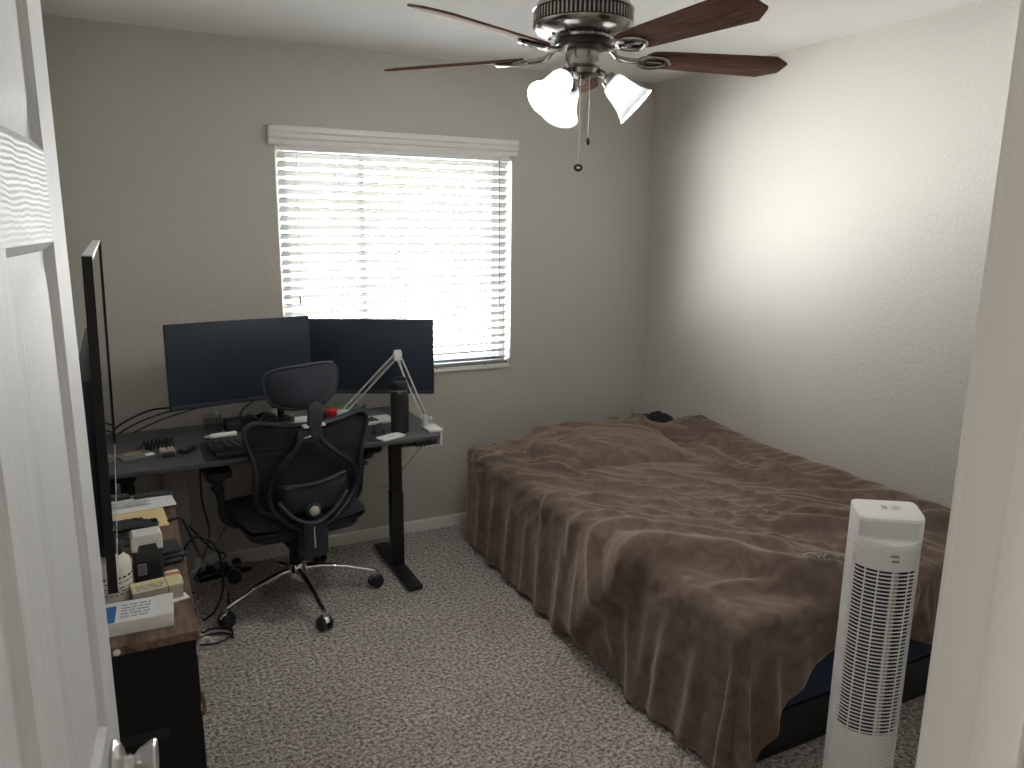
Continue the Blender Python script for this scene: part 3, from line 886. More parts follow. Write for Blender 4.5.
# ------------------------------------------------------------------ tower fan
def build_tower():
    t = thing('tower_fan', 'tall white tower fan with louvred grille standing by the foot of the bed', 'tower fan', (1.665, 1.185, 0))
    t.rotation_euler = (0, 0, atan2(-1.185, -1.665) - pi/2 + radians(20))
    w, back, fr = .080, -.046, .078              # local +y is the front
    def outline(n=16):
        """flat sides and back, bowed front"""
        pts = [(-w+.012, back), (w-.012, back), (w-.003, back+.004), (w, back+.014), (w, .02)]
        for k in range(n+1):
            a = radians(6 + 168*k/n); pts.append((w*.99*cos(a), .02 + (fr-.02)*sin(a)))
        pts += [(-w, .02), (-w, back+.014), (-w+.003, back+.004)]
        return pts
    def front(a, r=1.):
        return V((w*.99*cos(a)*r, .02 + (fr-.02)*sin(a)*r, 0))
    b = new(); prism(b, outline(), .050, .160); obj('lower_housing', b, M['white_plastic'], t)
    b = new()
    U = [(w, .024), (w, back+.014), (w-.003, back+.004), (w-.012, back), (-w+.012, back), (-w+.003, back+.004), (-w, back+.014), (-w, .024)]
    Ui = [(w-.008, .024), (w-.008, back+.018), (w-.016, back+.009), (-w+.016, back+.009), (-w+.008, back+.018), (-w+.008, .024)]
    prism(b, U + Ui[::-1], .160, .890)
    obj('rear_shell', b, M['white_plastic'], t)
    b = new()
    U2 = [(w-.0085, .022), (w-.0085, back+.020), (w-.018, back+.0105), (-w+.018, back+.0105), (-w+.0085, back+.020), (-w+.0085, .022)]
    U3 = [(w-.0105, .022), (w-.0105, back+.021), (w-.019, back+.0125), (-w+.019, back+.0125), (-w+.0105, back+.021), (-w+.0105, .022)]
    prism(b, U2 + U3[::-1], .162, .884)
    obj('gap_shade_liner', b, M['plastic_black'], t)  # black sheet added inside so the gaps between louvres stay dark
    # head: bowed lip, hand recess with a straight back wall, top that slopes to the front
    b = new(); o = outline(); N = len(o)
    def lvl(zf, ymid=None, bz=None, sh=1.):
        """one ring of the head; ymid pushes the middle of the front back to that depth and leaves the cheeks"""
        vs = []
        for x, y in o:
            if ymid is not None and y > .019 and abs(x) < w*.90: y = min(y, ymid + .10*(y-.02))
            k = (y-back)/(fr-back)
            vs.append(b.verts.new((x*sh, y if sh == 1 else y*sh, zf if bz is None else bz+(zf-bz)*k)))
        return vs
    levels = [lvl(.884), lvl(.896), lvl(.901, .066), lvl(.902, .050), lvl(.901, .012), lvl(.912, .002), lvl(.937, .0), lvl(.940, .006), lvl(.941, .034), lvl(.944, .037), lvl(.946, .035, .962), lvl(.947, .030, .968, .985), lvl(.948, .025, .970, .95)]
    for A, B in zip(levels, levels[1:]):
        for i in range(N):
            j = (i+1) % N; b.faces.new((A[i], A[j], B[j], B[i]))
    b.faces.new(levels[0][::-1]); b.faces.new(levels[-1])
    bmesh.ops.recalc_face_normals(b, faces=b.faces[:])
    obj('head', b, M['white_plastic'], t, (0, 0, 0), 30)
    # louvres on the bowed front
    b = new(); n = 71; z0, z1 = .166, .882
    angs = [radians(2+176*k/22) for k in range(23)]
    for i in range(n):
        z = z0 + (z1-z0)*i/(n-1)
        ring = []
        for a in angs:
            p = front(a); q = front(a, .955)
            ring.append([b.verts.new((p.x, p.y, z-.0021)), b.verts.new((p.x, p.y, z+.0021)), b.verts.new((q.x, q.y, z+.0006)), b.verts.new((q.x, q.y, z-.0032))])
        for A, B in zip(ring, ring[1:]):
            for k in range(4): b.faces.new((A[k], A[(k+1) % 4], B[(k+1) % 4], B[k]))
        b.faces.new(ring[0][::-1]); b.faces.new(ring[-1])
    bmesh.ops.recalc_face_normals(b, faces=b.faces[:])
    obj('louvre_grille', b, M['white_plastic'], t)
    for za, zb in ((.158, .372), (.826, .890)):  # closed ribbed bands behind the louvres
        b = new(); ring = []
        for a in angs:
            q = front(a, .915); q2 = front(a, .88)
            ring.append([b.verts.new((q.x, q.y, za)), b.verts.new((q.x, q.y, zb)), b.verts.new((q2.x, q2.y, zb)), b.verts.new((q2.x, q2.y, za))])
        for A, B in zip(ring, ring[1:]):
            for k in range(4): b.faces.new((A[k], A[(k+1) % 4], B[(k+1) % 4], B[k]))
        b.faces.new(ring[0][::-1]); b.faces.new(ring[-1])
        bmesh.ops.recalc_face_normals(b, faces=b.faces[:])
        obj('ribbed_band', b, M['white_plastic'], t)
    for a in (42, 66, 92, 122, 146):
        b = new(); p = front(radians(a), .985); tube(b, [(p.x, p.y, .165), (p.x, p.y, .884)], .0019, 6); obj('grille_bar', b, M['white_plastic'], t)
    b = new(); cyl(b, (0, -.004, .17), (0, -.004, .87), .030, None, 28)
    for k in range(18):
        a = 2*pi*k/18; box(b, (.028, -.002, .18), (.034, .002, .86), 0, 1, T(0, -.004, 0) @ RZ(a))
    obj('blower_drum', b, M['plastic_black'], t)
    b = new(); box(b, (-.026, .047, .17), (-.008, .052, .87), .002); obj('motor_strut', b, M['card_side'], t)
    b = new(); lathe(b, [(0, 0), (.135, 0), (.140, .006), (.135, .018), (.105, .032), (.085, .044), (.08, .052), (0, .053)], 48); obj('base', b, M['white_plastic'], t)
    p = front(radians(92), 1.0)
    b = new(); box(b, (-.010, p.y-.004, .866), (.008, p.y+.0012, .872), .0005); box(b, (-.012, p.y-.004, .853), (.004, p.y+.0012, .859), .0005); obj('brand_badge', b, M['print_grey'], t)
    # warning sticker on the sloping top: outlined box with a few printed lines
    def on_top(x, y): return V((x, y, .9690 - .022*(y-back)/(fr-back) + .0020))
    sl = atan2(.019, .124)
    mt = T(*on_top(-.002, -.008)) @ RX(-sl)
    b = new(); box(b, (-.032, -.010, 0), (.022, .012, .0005), 0, 1, mt); lab = obj('sticker', b, M['white_paper'], t)
    b = new()
    for lo, hi in (((-.030, -.008), (-.004, -.0072)), ((-.030, .0095), (-.004, .0103)), ((-.030, -.008), (-.0292, .0103)), ((-.0048, -.008), (-.004, .0103)), ((-.027, .004), (-.008, .0055)), ((-.027, -.001), (-.010, .0005)), ((-.027, -.005), (-.012, -.0038))):
        box(b, (*lo, .0005), (*hi, .0008), 0, 1, mt)
    for k in range(5): box(b, (.002, -.007+.0034*k, .0005), (.016, -.005+.0034*k, .0008), 0, 1, mt)
    obj('sticker_print', b, M['print_grey'], lab)
    return t
TOWER = build_tower()

# ------------------------------------------------------------------ television on a wall arm
def build_tv():
    L, Ht, th = 1.115, .640, .020
    # near end at y=1.57, screen faces +x, leaning forward a touch
    t = thing('television', 'large flat black television seen edge on behind the open white door', 'television', (-.0625, 1.575, .945), radians(.55))
    t.rotation_euler = (0, radians(1.2), radians(.55))
    b = new(); box(b, (-.016, 0, 0), (-.002, L, Ht), .0005, 1); obj('cabinet', b, M['rubber'], t)
    b = new(); box(b, (-.055, .12, .04), (-.014, L-.12, Ht*.62), .012); obj('rear_housing', b, M['plastic_dark'], t)
    b = new(); box(b, (-.0025, .006, .012), (0, L-.006, Ht-.006)); obj('screen', b, M['tv_screen'], t)
    for lo, hi in (((-.017, 0, Ht), (.001, L, Ht+.006)), ((-.017, 0, -.006), (.001, L, 0))):
        b = new(); box(b, lo, hi); obj('bezel', b, M['light_metal'], t)
    for lo, hi in (((-.017, L, -.006), (.004, L+.006, Ht+.002)), ((-.017, -.004, -.006), (.0, 0, Ht+.004))):
        b = new(); box(b, lo, hi); obj('side_bezel', b, M['rubber'], t)
    m = thing('tv_wall_mount', 'black steel bracket holding the television off the left wall', 'bracket', (XL, 1.95, 1.46))
    b = new(); box(b, (0, -.12, -.14), (.012, .12, .14), .003); obj('wall_plate', b, M['steel_black'], m)
    b = new(); box(b, (.01, -.03, .004), (.155, .03, .026), .003); box(b, (.01, -.03, -.034), (.155, .03, -.012), .003); obj('arm', b, M['steel_black'], m)
    b = new(); box(b, (.150, -.05, -.045), (.165, .05, .035), .003); box(b, (.160, -.04, -.16), (.19, .04, -.03), .002); obj('tv_plate', b, M['steel_black'], m)
build_tv()

# ------------------------------------------------------------------ dresser
DT = .75
def build_dresser():
    x0, x1, y0, y1 = -.300, .083, 1.712, 2.728
    t = thing('dresser', 'black fabric dresser with rustic brown wooden top along the left wall', 'dresser', ((x0+x1)/2, (y0+y1)/2, 0))
    cx, cy = (x0+x1)/2, (y0+y1)/2
    hx, hy = (x1-x0)/2, (y1-y0)/2
    b = new(); box(b, (-hx, -hy, DT-.022), (hx, hy, DT), .0015, 1); obj('top', b, M['dresser_wood'], t)
    b = new(); e = .012
    for sx in (-1, 1):
        for sy in (-1, 1):
            x = sx*(hx-.022); y = sy*(hy-.022); box(b, (x-e, y-e, .015), (x+e, y+e, DT-.022))
    for z in (.05, .27, .50, DT-.047):
        for sx in (-1, 1): box(b, (sx*(hx-.022)-e, -hy+.03, z), (sx*(hx-.022)+e, hy-.03, z+.022))
        for sy in (-1, 0, 1): box(b, (-hx+.03, sy*(hy-.022)-e, z), (hx-.03, sy*(hy-.022)+e, z+.022))
    obj('frame', b, M['steel_black'], t)
    for sy in (-1, 1):
        b = new(); y = sy*(hy-.008)
        N = 12
        def f(u, v):
            z = .10 + (DT-.022-.10)*v
            bow = .004*sin(v*pi*2.5)*sin(u*pi) + (.004 if .36 < v < .40 else 0)
            return V((-hx+.008 + (2*hx-.016)*u, y + sy*(bow), z))
        grid_surf(b, f, 16, 30); thicken(b, .002)
        obj('side_panel', b, M['fabric_black'], t, (0, 0, 0), 60)
    b = new(); box(b, (-hx+.004, -hy+.02, .10), (-hx+.008, hy-.02, DT-.022)); obj('back_panel', b, M['fabric_black'], t)
    rows = [(.065, .27), (.295, .50), (.525, .70)]
    for z0, z1 in rows:
        for ya, yb in ((-hy+.04, -.016), (.016, hy-.04)):
            b = new(); box(b, (-hx+.02, ya, z0+.006), (hx-.004, yb, z1-.004), .006)
            d = obj('drawer', b, M['fabric_black'], t)
            b = new(); ym = (ya+yb)/2; zm = (z0+z1)/2
            tube(b, smooth_path([(hx-.004, ym-.05, zm), (hx+.010, ym-.035, zm), (hx+.010, ym+.035, zm), (hx-.004, ym+.05, zm)], 5), .005, 8, False, (1, 1.8))
            obj('drawer_pull', b, M['dresser_wood'], d)
    for sx in (-1, 1):
        for sy in (-1, 1):
            b = new(); lathe(b, [(.014, 0), (.016, .004), (.012, .016)], 12, T(sx*(hx-.022), sy*(hy-.022), 0)); obj('foot', b, M['rubber'], t)
    b = new(); lathe(b, [(.0075, 0), (.0075, .0015), (.004, .003), (0, .0034)], 16, axis_mtx((-.083-cx, -hy, DT-.0125), (0, -1, 0))); obj('screw_cap', b, M['white_plastic'], t)
build_dresser()

def rbox(name, c, size, rz, m, bev=.002, parent=None):
    """box standing on c"""
    b = new(); box(b, (-size[0]/2, -size[1]/2, 0), (size[0]/2, size[1]/2, size[2]), bev)
    o = obj(name, b, m, parent, c); o.rotation_euler = (0, 0, rz)
    return o

def sheet_part(name, parent, x0, y0, x1, y1, z, m, t=.0006):
    b = new(); box(b, (x0, y0, z), (x1, y1, z+t)); return obj(name, b, m, parent)

def print_lines(name, parent, x0, y0, x1, y1, z, n, m, seed=1):
    """unreadably small print as short bars"""
    rnd = random.Random(seed); b = new()
    for i in range(n):
        y = y1 - (y1-y0)*(i+.3)/n; h = (y1-y0)/n*.45; x = x0
        while x < x1*.999:
            w = rnd.uniform(.15, .4)*(x1-x0); e = min(x1, x+w)
            if e-x > .002: box(b, (x, y-h, z), (e, y, z+.0004))
            x = e + .06*(x1-x0)
    return obj(name, b, m, parent)

def build_dresser_clutter():
    # white retail box nearest the viewer
    t = thing('white_carton', 'long white carton with blue printed corner at the near end of the dresser', 'box', (-.055, 1.812, DT), radians(-3))
    b = new(); box(b, (-.10, -.052, 0), (.092, .052, .032), .0015); obj('carton_body', b, M['white_paper'], t)
    sheet_part('blue_corner', t, -.052, -.050, -.026, .030, .032, M['blue_print'])
    print_lines('printed_text', t, -.016, -.036, .045, .036, .0322, 5, M['print_pale'], 3)
    b = new()
    for k in range(9): box(b, (.062+.0022*k, -.035, .0322), (.0630+.0022*k+(.0006 if k % 3 else 0), -.008, .0326))
    obj('barcode', b, M['print_dark'], t)
    sheet_part('cap_end', t, .056, -.0525, .093, .053, .0323, M['white_plastic'])
    # yellow medicine carton
    t = thing('yellow_carton', 'small pale yellow carton lying behind the long white carton', 'box', (.006, 1.918, DT), radians(7))
    b = new(); box(b, (-.055, -.030, 0), (.055, .030, .036), .001); obj('carton_body', b, M['card_side'], t)
    sheet_part('yellow_face', t, -.0545, -.0295, .0545, .0295, .0358, M['yellow_card'])
    print_lines('printed_text', t, -.046, -.022, .016, .008, .0366, 3, M['print_grey'], 5)
    b = new(); box(b, (.022, -.0305, -.0), (.0235, .0305, .0368)); obj('flap_seam', b, M['print_dark'], t)
    t2 = rbox('receipt', (.054, 1.895, DT), (.04, .035, .0008), radians(15), M['white_paper'], .0001)
    tag(t2, 'white paper slip peeking out beside the yellow carton', 'paper')
    # white bottle
    t = thing('supplement_bottle', 'round white plastic bottle with printed label under the television edge', 'bottle', (-.085, 1.962, DT))
    b = new(); lathe(b, [(0, 0), (.038, 0), (.042, .004), (.042, .088), (.040, .098), (.028, .110), (.023, .113), (.023, .118), (0, .118)], 40); obj('bottle_body', b, M['bottle_white'], t)
    b = new(); lathe(b, [(.0265, .116), (.0275, .120), (.0275, .142), (.025, .146), (0, .146)], 36); obj('cap', b, M['plastic_black'], t)
    b = new()
    rnd = random.Random(4)
    for i, z in enumerate((.022, .030, .038, .052, .062)):
        a = radians(-150)
        while a < radians(20):
            w = rnd.uniform(.10, .35)
            h = .005 if i == 4 else .0022
            for k in range(3):
                a1, a2 = a+w*k/3, a+w*(k+1)/3
                vs = [(.0423*cos(q), .0423*sin(q), zz) for q, zz in ((a1, z), (a2, z), (a2, z+h), (a1, z+h))]
                b.faces.new([b.verts.new(p) for p in vs])
            a += w + .12
    thicken(b, .0003)
    obj('printed_text', b, M['print_dark'], t)
    # tall smoky pack with white handle lid
    t = thing('smoky_tub', 'tall smoky grey plastic tub with white notched lid on the dresser', 'tub', (-.007, 2.035, DT), radians(4))
    b = new(); prism(b, rrect(-.034, -.024, .034, .024, .010), 0, .110, .003); obj('tub_body', b, M['smoke'], t)
    b = new()
    prism(b, [(-.036, .088), (-.024, .088), (-.019, .104), (.019, .104), (.024, .088), (.036, .088), (.036, .124), (.030, .130), (-.030, .130), (-.036, .124)], -.026, .026, .002)
    for v in b.verts: v.co = V((v.co.x, v.co.z, v.co.y))
    bmesh.ops.recalc_face_normals(b, faces=b.faces[:])
    obj('lid', b, M['white_plastic'], t)
    b = new(); box(b, (-.026, -.0248, .024), (-.006, -.0242, .054)); obj('label', b, M['print_grey'], t)
    print_l = new()
    for k in range(4): box(print_l, (-.024, -.0252, .028+.006*k), (-.009, -.0247, .0305+.006*k))
    obj('barcode', print_l, M['print_dark'], t)
    # folded white and orange packet
    t = thing('tablet_packet', 'small white packet with orange band beside the smoky tub', 'packet', (.047, 1.985, DT), radians(6))
    b = new(); box(b, (-.018, -.035, 0), (.018, .035, .022), .005); obj('packet_body', b, M['white_paper'], t)
    sheet_part('orange_band', t, -.0175, -.006, .0175, .016, .0219, M['orange'])
    # pens
    for i, (x, y, r, lab) in enumerate(((.045, 2.135, 12, 'black marker pen on the dresser top, the longer of two'), (.040, 2.103, 9, 'black marker pen on the dresser, nearer the tub of the two'))):
        b = new(); lathe(b, [(.003, 0), (.0062, .004), (.0066, .05), (.0072, .052), (.0072, .09-.008*i), (.005, .094-.008*i)], 14, T(-.05, 0, .0075) @ RY(pi/2))
        o = obj('marker_pen', b, M['plastic_black'], None, (x, y, DT)); o.rotation_euler = (0, 0, radians(r)); tag(o, lab, 'pen', 'pens on the dresser')
    # phone-like black slab behind the tub
    o = rbox('black_wallet', (.040, 2.205, DT), (.07, .09, .014), radians(8), M['plastic_dark'], .004); tag(o, 'flat black wallet on the dresser behind the smoky tub', 'wallet')
    o = rbox('wood_strip', (-.075, 2.155, DT), (.10, .025, .012), radians(6), M['card_side'], .003); tag(o, 'short tan strip lying on the dresser between bottle and tub', 'strip')
    b = new(); lathe(b, [(0, 0), (.024, 0), (.026, .006), (.026, .02), (.022, .024), (0, .024)], 28); o = obj('grey_tape_roll', b, M['grey_metal'], None, (-.085, 2.075, DT)); tag(o, 'small round grey tin on the dresser behind the white bottle', 'tin')
    # manila envelope with a white printed letter on top
    t = thing('manila_envelope', 'yellow manila envelope lying on the dresser under a white letter', 'envelope', (-.052, 2.478, DT), radians(4))
    b = new(); box(b, (-.125, -.09, 0), (.105, .09, .004), .001); obj('envelope_body', b, M['manila'], t)
    t = thing('letter', 'white printed letter lying across the manila envelope', 'letter', (-.035, 2.595, DT+.005), radians(6))
    b = new()
    def f(u, v): return V((-.12+.24*u, -.05+.115*v, .0015 + .004*sin(u*pi)*v))
    grid_surf(b, f, 10, 6); thicken(b, .0008); obj('sheet', b, M['white_paper'], t)
    b = new()
    for k in range(5):
        box(b, (-.10, .045-.014*k, .0065-.0004*k), (.05-.01*(k % 2), .049-.014*k, .0068-.0004*k))
    obj('printed_text', b, M['print_grey'], t)
    # black headset / camera strap heap
    t = thing('game_controller', 'black game controller and strap resting on the manila envelope', 'controller', (-.058, 2.345, DT+.0), radians(10))
    b = new()
    tube(b, smooth_path([(-.10, -.02, .018), (-.06, .004, .03), (0, .012, .034), (.05, .006, .03), (.085, -.006, .02)], 6), [.012, .013, .014, .016, .017, .018, .019, .02, .02, .021, .021, .021, .021, .021, .02, .02, .02, .019, .018, .018, .017, .016, .015, .014, .014], 12, False, (1.3, .8), (0, 0, 1))
    obj('controller_body', b, M['plastic_black'], t)
    b = new(); lathe(b, [(.012, 0), (.013, .008), (.010, .014), (0, .015)], 20, T(.075, .004, .026)); lathe(b, [(.010, 0), (.011, .007), (0, .011)], 20, T(.028, .016, .04)); lathe(b, [(.006, 0), (.006, .007), (0, .008)], 12, T(.045, .02, .038)); obj('thumbstick', b, M['rubber'], t)
    b = new(); box(b, (-.10, -.075, 0), (.055, -.02, .012), .005); obj('strap', b, M['plastic_dark'], t)
    # remotes at the far end
    for i, (x, y, w, lab) in enumerate(((.022, 2.672, .115, 'black remote control at the far end of the dresser, by its corner'), (-.095, 2.688, .10, 'black remote control at the far end of the dresser, nearer the wall'))):
        b = new(); box(b, (-w/2, -.018, 0), (w/2, .018, .016), .005)
        t = thing('remote_control', lab, 'remote', (x, y, DT), radians(5+6*i), 'remotes on the dresser')
        obj('remote_body', b, M['plastic_dark'], t)
        b = new()
        for r_ in range(2):
            for c in range(5): lathe(b, [(.0035, 0), (.0035, .0012), (0, .0018)], 8, T(-w/2+.02+.016*c, -.007+.014*r_, .016))
        obj('button', b, M['grey_metal'], t)
build_dresser_clutter()

# ------------------------------------------------------------------ desk
DKX0, DKX1, DKY0, DKY1, DKT = -.205, 1.215, 3.058, 3.675, .73
def build_desk():
    t = thing('standing_desk', 'black standing desk with single column legs in front of the window', 'desk', (.505, 3.365, 0))
    ox, oy = .505, 3.365
    b = new(); prism(b, rrect(DKX0-ox, DKY0-oy, DKX1-ox, DKY1-oy, .055, 8), DKT-.020, DKT, .003); obj('desktop', b, M['desk_top'], t)
    for x in (-.06, 1.072):
        x -= ox
        b = new(); box(b, (x-.029, 3.30-oy, .03), (x+.029, 3.36-oy, .40), .004); box(b, (x-.026, 3.303-oy, .38), (x+.026, 3.357-oy, DKT-.05), .004)
        lg = obj('leg', b, M['steel_black'], t)
        b = new(); box(b, (x-.034, 3.06-oy, .006), (x+.034, 3.60-oy, .028), .004); obj('foot', b, M['steel_black'], lg)
        b = new(); box(b, (x-.035, 3.12-oy, DKT-.056), (x+.035, 3.60-oy, DKT-.020), .003); obj('bracket', b, M['steel_black'], lg)
    b = new(); box(b, (-.06-ox, 3.30-oy, DKT-.075), (1.072-ox, 3.34-oy, DKT-.03), .003); box(b, (-.06-ox, 3.42-oy, DKT-.06), (1.072-ox, 3.45-oy, DKT-.03), .003); obj('crossbar', b, M['steel_black'], t)
    b = new()
    box(b, (1.085-ox, 3.075-oy, DKT-.046), (1.19-ox, 3.13-oy, DKT-.020), .003)
    for k in range(4): lathe(b, [(.006, -.008), (.006, 0)], 10, T(1.10-ox+.02*k, 3.10-oy, DKT-.046))
    obj('height_control', b, M['plastic_black'], t)
build_desk()

def build_monitors():
    W_, Hm = .612, .356
    data = (('left monitor', (.123, 3.327, 1.2408), .193, 'wide black monitor on the desk, the one nearer the dresser'),
            ('right', (.722, 3.60, 1.2089), -.440, 'wide black monitor on the desk, the one in front of the window'))
    backs = []
    for nm, (x, y, zt), a, lab in data:
        t = thing('monitor', lab, 'monitor', (x, y, zt-Hm), a, 'monitors on the desk')
        b = new(); box(b, (0, .0, 0), (W_, .022, Hm), .003); obj('cabinet', b, M['plastic_black'], t)
        b = new(); box(b, (.15, .02, .06), (W_-.15, .05, Hm-.06), .01); obj('rear_housing', b, M['plastic_dark'], t)
        b = new(); box(b, (.006, -.0012, .020), (W_-.006, .001, Hm-.006), .0003); obj('screen', b, M['screen'], t)
        b = new(); box(b, (0, -.003, 0), (W_, .002, .018), .0012); obj('chin', b, M['plastic_dark'], t)
        ca, sa = cos(a), sin(a)
        backs.append(V((x + ca*W_/2 - sa*.067, y + sa*W_/2 + ca*.067, zt - Hm*.5)))
    t = thing('desk_mount', 'black twin monitor arm on a pole at the back of the desk, holding both monitors', 'monitor arm', (.612, 3.64, DKT))
    o_ = V((.612, 3.64, DKT))
    b = new(); box(b, (-.04, -.04, 0), (.04, .034, .010), .003); cyl(b, (0, 0, .01), (0, 0, .40), .016, None, 20); obj('pole', b, M['steel_black'], t)
    for bk in backs:
        p = bk - o_; b = new()
        tube(b, [V((0, 0, p.z)), V((p.x*.5, min(.05, p.y*.5+.03), p.z)), p], .014, 10)
        cyl(b, (0, 0, p.z-.02), (0, 0, p.z+.02), .024, None, 18)
        obj('swing_arm', b, M['plastic_black'], t)
build_monitors()

def cable(name, pts, r, label, m=None, group=None, n=8):
    b = new(); tube(b, smooth_path(pts, n), r, 7)
    return tag(obj(name, b, m or M['cable']), label, 'cable', group)

def build_desk_clutter():
    z = DKT
    # desk mat and keyboard
    b = new(); prism(b, rrect(-.38, -.14, .38, .14, .012), 0, .003, .0008); o = obj('desk_mat', b, M['felt'], None, (.60, 3.215, z)); tag(o, 'dark cloth desk mat under the black keyboard', 'desk mat')
    t = thing('keyboard', 'black keyboard on the dark desk mat beneath the nearer monitor', 'keyboard', (.47, 3.225, z+.003), radians(4))
    b = new(); box(b, (-.22, -.07, 0), (.22, .07, .018), .004); obj('keyboard_case', b, M['plastic_black'], t)
    b = new()
    for r in range(5):
        for c in range(14):
            x = -.203+.0295*c + .004*r*(c > 0); y = .048-.0225*r
            if x+.024 < .217: box(b, (x, y-.019, .016), (x+.024, y, .027), .002, 1)
    obj('keycap', b, M['plastic_dark'], t)
    b = new(); prism(b, rrect(-.215, -.024, .205, .024, .008), 0, .016, .005); o = obj('wrist_rest', b, M['felt'], None, (.48, 3.112, z+.003)); tag(o, 'black padded wrist rest in front of the black keyboard', 'wrist rest'); o.rotation_euler = (0, 0, radians(4))
    b = new(); lathe(b, [(0, -.055), (.011, -.055), (.012, -.052), (.012, .052), (.009, .055), (0, .055)], 16, T(0, 0, .014) @ RY(pi/2)); lathe(b, [(.006, .055), (.004, .075), (0, .078)], 10, T(0, 0, .014) @ RY(-pi/2))
    o = obj('rolled_paper', b, M['white_paper'], None, (.325, 3.400, z)); o.rotation_euler = (0, 0, radians(3)); tag(o, 'white rolled paper lying on the desk behind the black keyboard', 'paper roll')
    # clear container with dark contents
    t = thing('clear_container', 'clear plastic container with dark contents under the nearer monitor', 'container', (.325, 3.515, z), radians(4))
    b = new(); lathe(b, [(.030, 0), (.034, .002), (.040, .075), (.0415, .076)], 28, T(-.03, 0, 0), False); lathe(b, [(0, .001), (.032, .001)], 28, T(-.03, 0, 0), False); obj('container_wall', b, M['clear_cup'], t)
    b = new(); prism(b, rrect(.018, -.045, .115, .05, .012), 0, .05, .008); obj('dark_tray', b, M['plastic_dark'], t)
    b = new(); lathe(b, [(0, 0), (.006, .002), (.004, .02), (0, .024)], 8, T(-.01, .01, .076)); obj('straw_cap', b, M['white_plastic'], t)
    # headphones (two black ear cups with band)
    t = thing('headphones', 'black headphones standing on the desk behind the chair headrest', 'headphones', (.492, 3.49, z), radians(6))
    for s in (-1, 1):
        b = new(); lathe(b, [(0, -.016), (.030, -.016), (.036, -.008), (.036, .008), (.030, .016), (0, .016)], 28, T(s*.042, 0, .036) @ RX(pi/2)); c = obj('ear_cup', b, M['plastic_black'], t)
        b = new(); lathe(b, [(.020, .016), (.034, .016), (.036, .024), (.030, .03), (.020, .026)], 28, T(s*.042, 0, .036) @ RX(pi/2)); obj('ear_pad', b, M['rubber'], c)
    b = new(); tube(b, smooth_path([(-.042, .02, .06), (-.035, .07, .05), (0, .10, .03), (.035, .07, .05), (.042, .02, .06)], 6), .005, 8, False, (1, 2)); obj('headband', b, M['plastic_black'], t)
    # note pad sheets
    o = rbox('note_paper', (.62, 3.50, z), (.15, .07, .002), radians(12), M['white_paper'], .0003); tag(o, 'white note paper on the desk right behind the headphones', 'paper')
    # coiled cable and plug
    b = new(); pts = []
    for k in range(150):
        a = 2*pi*k/19; x = -.06 + .115*k/150; pts.append((x, .022*cos(a)+.10*x, .023+.020*sin(a)))
    tube(b, pts, .0035, 6); tube(b, smooth_path([pts[0], (-.09, -.01, .006), (-.12, -.03, .004), (-.145, -.02, .004)], 6), .003, 6)
    o = obj('coiled_cable', b, M['cable'], None, (.072, 3.335, z)); tag(o, 'curly black coiled cable lying on the desk corner by the wall', 'cable')
    t = thing('power_adapter', 'small white and grey plug adapter on the desk in front of coiled cable', 'plug', (.095, 3.245, z), radians(2))
    b = new(); box(b, (-.028, -.03, 0), (-.002, .03, .024), .004); box(b, (.002, -.03, 0), (.028, .03, .024), .004); obj('adapter_body', b, M['card_side'], t)
    b = new(); box(b, (-.024, -.052, .004), (.024, -.029, .02), .003); obj('prong_end', b, M['plastic_dark'], t)
    t = thing('key_fob', 'black key fob with shiny bits on the desk beside the plug adapter', 'key fob', (.172, 3.262, z), radians(-30))
    b = new(); box(b, (-.022, -.045, 0), (.022, .045, .02), .007); obj('fob_body', b, M['plastic_black'], t)
    b = new(); 
    for x, y in ((-.01, -.03), (.006, -.034), (.012, -.012), (-.012, .0), (.0, .012)): lathe(b, [(0, -.003), (.004, 0), (0, .003)], 8, T(x, y, .0205))
    tube(b, [(.012*cos(2*pi*k/16), .055+.012*sin(2*pi*k/16), .006) for k in range(16)], .0015, 6, True); obj('key_ring', b, M['chrome'], t)
    t = thing('card_holder', 'flat grey card holder with gold and white print on the desk corner', 'card holder', (-.022, 3.268, z), radians(20))
    b = new(); box(b, (-.062, -.055, 0), (.062, .055, .008), .002); obj('holder_body', b, M['grey_metal'], t)
    sheet_part('gold_print', t, -.035, .0, .03, .035, .0079, M['gold'])
    sheet_part('white_corner', t, .028, -.052, .060, -.018, .0079, M['white_paper'])
    # thermos
    t = thing('thermos_bottle', 'tall matte black drink bottle standing on the desk near its right edge', 'bottle', (1.052, 3.185, z))
    b = new(); lathe(b, [(0, 0), (.038, 0), (.041, .003), (.041, .165), (.039, .178), (.036, .184)], 40); obj('bottle_body', b, M['thermos'], t)
    b = new(); lathe(b, [(.0355, .184), (.0365, .186), (.0365, .193), (.0355, .195)], 40); obj('steel_ring', b, M['nickel'], t)
    b = new(); lathe(b, [(.036, .195), (.0375, .197), (.0375, .226), (.035, .231), (0, .232)], 40); tube(b, smooth_path([(-.03, 0, .228), (-.026, 0, .246), (0, 0, .252), (.026, 0, .246), (.03, 0, .228)], 5), .004, 8); obj('lid', b, M['plastic_black'], t)
    # white phone, mouse dome
    t = thing('white_phone', 'white phone lying flat on the desk edge in front of the drink bottle', 'phone', (.985, 3.108, z), radians(22))
    b = new(); prism(b, rrect(-.062, -.032, .062, .032, .010), 0, .008, .002); obj('phone_body', b, M['white_plastic'], t)
    b = new(); box(b, (-.02, -.006, .0079), (.02, -.002, .0083)); obj('mark', b, M['print_grey'], t)
    b = new()
    def dome(u, v):
        a = 2*pi*u; r = sin(v*pi/2); return V((.032*r*cos(a), .05*r*sin(a), .036*cos(v*pi/2)**.8))
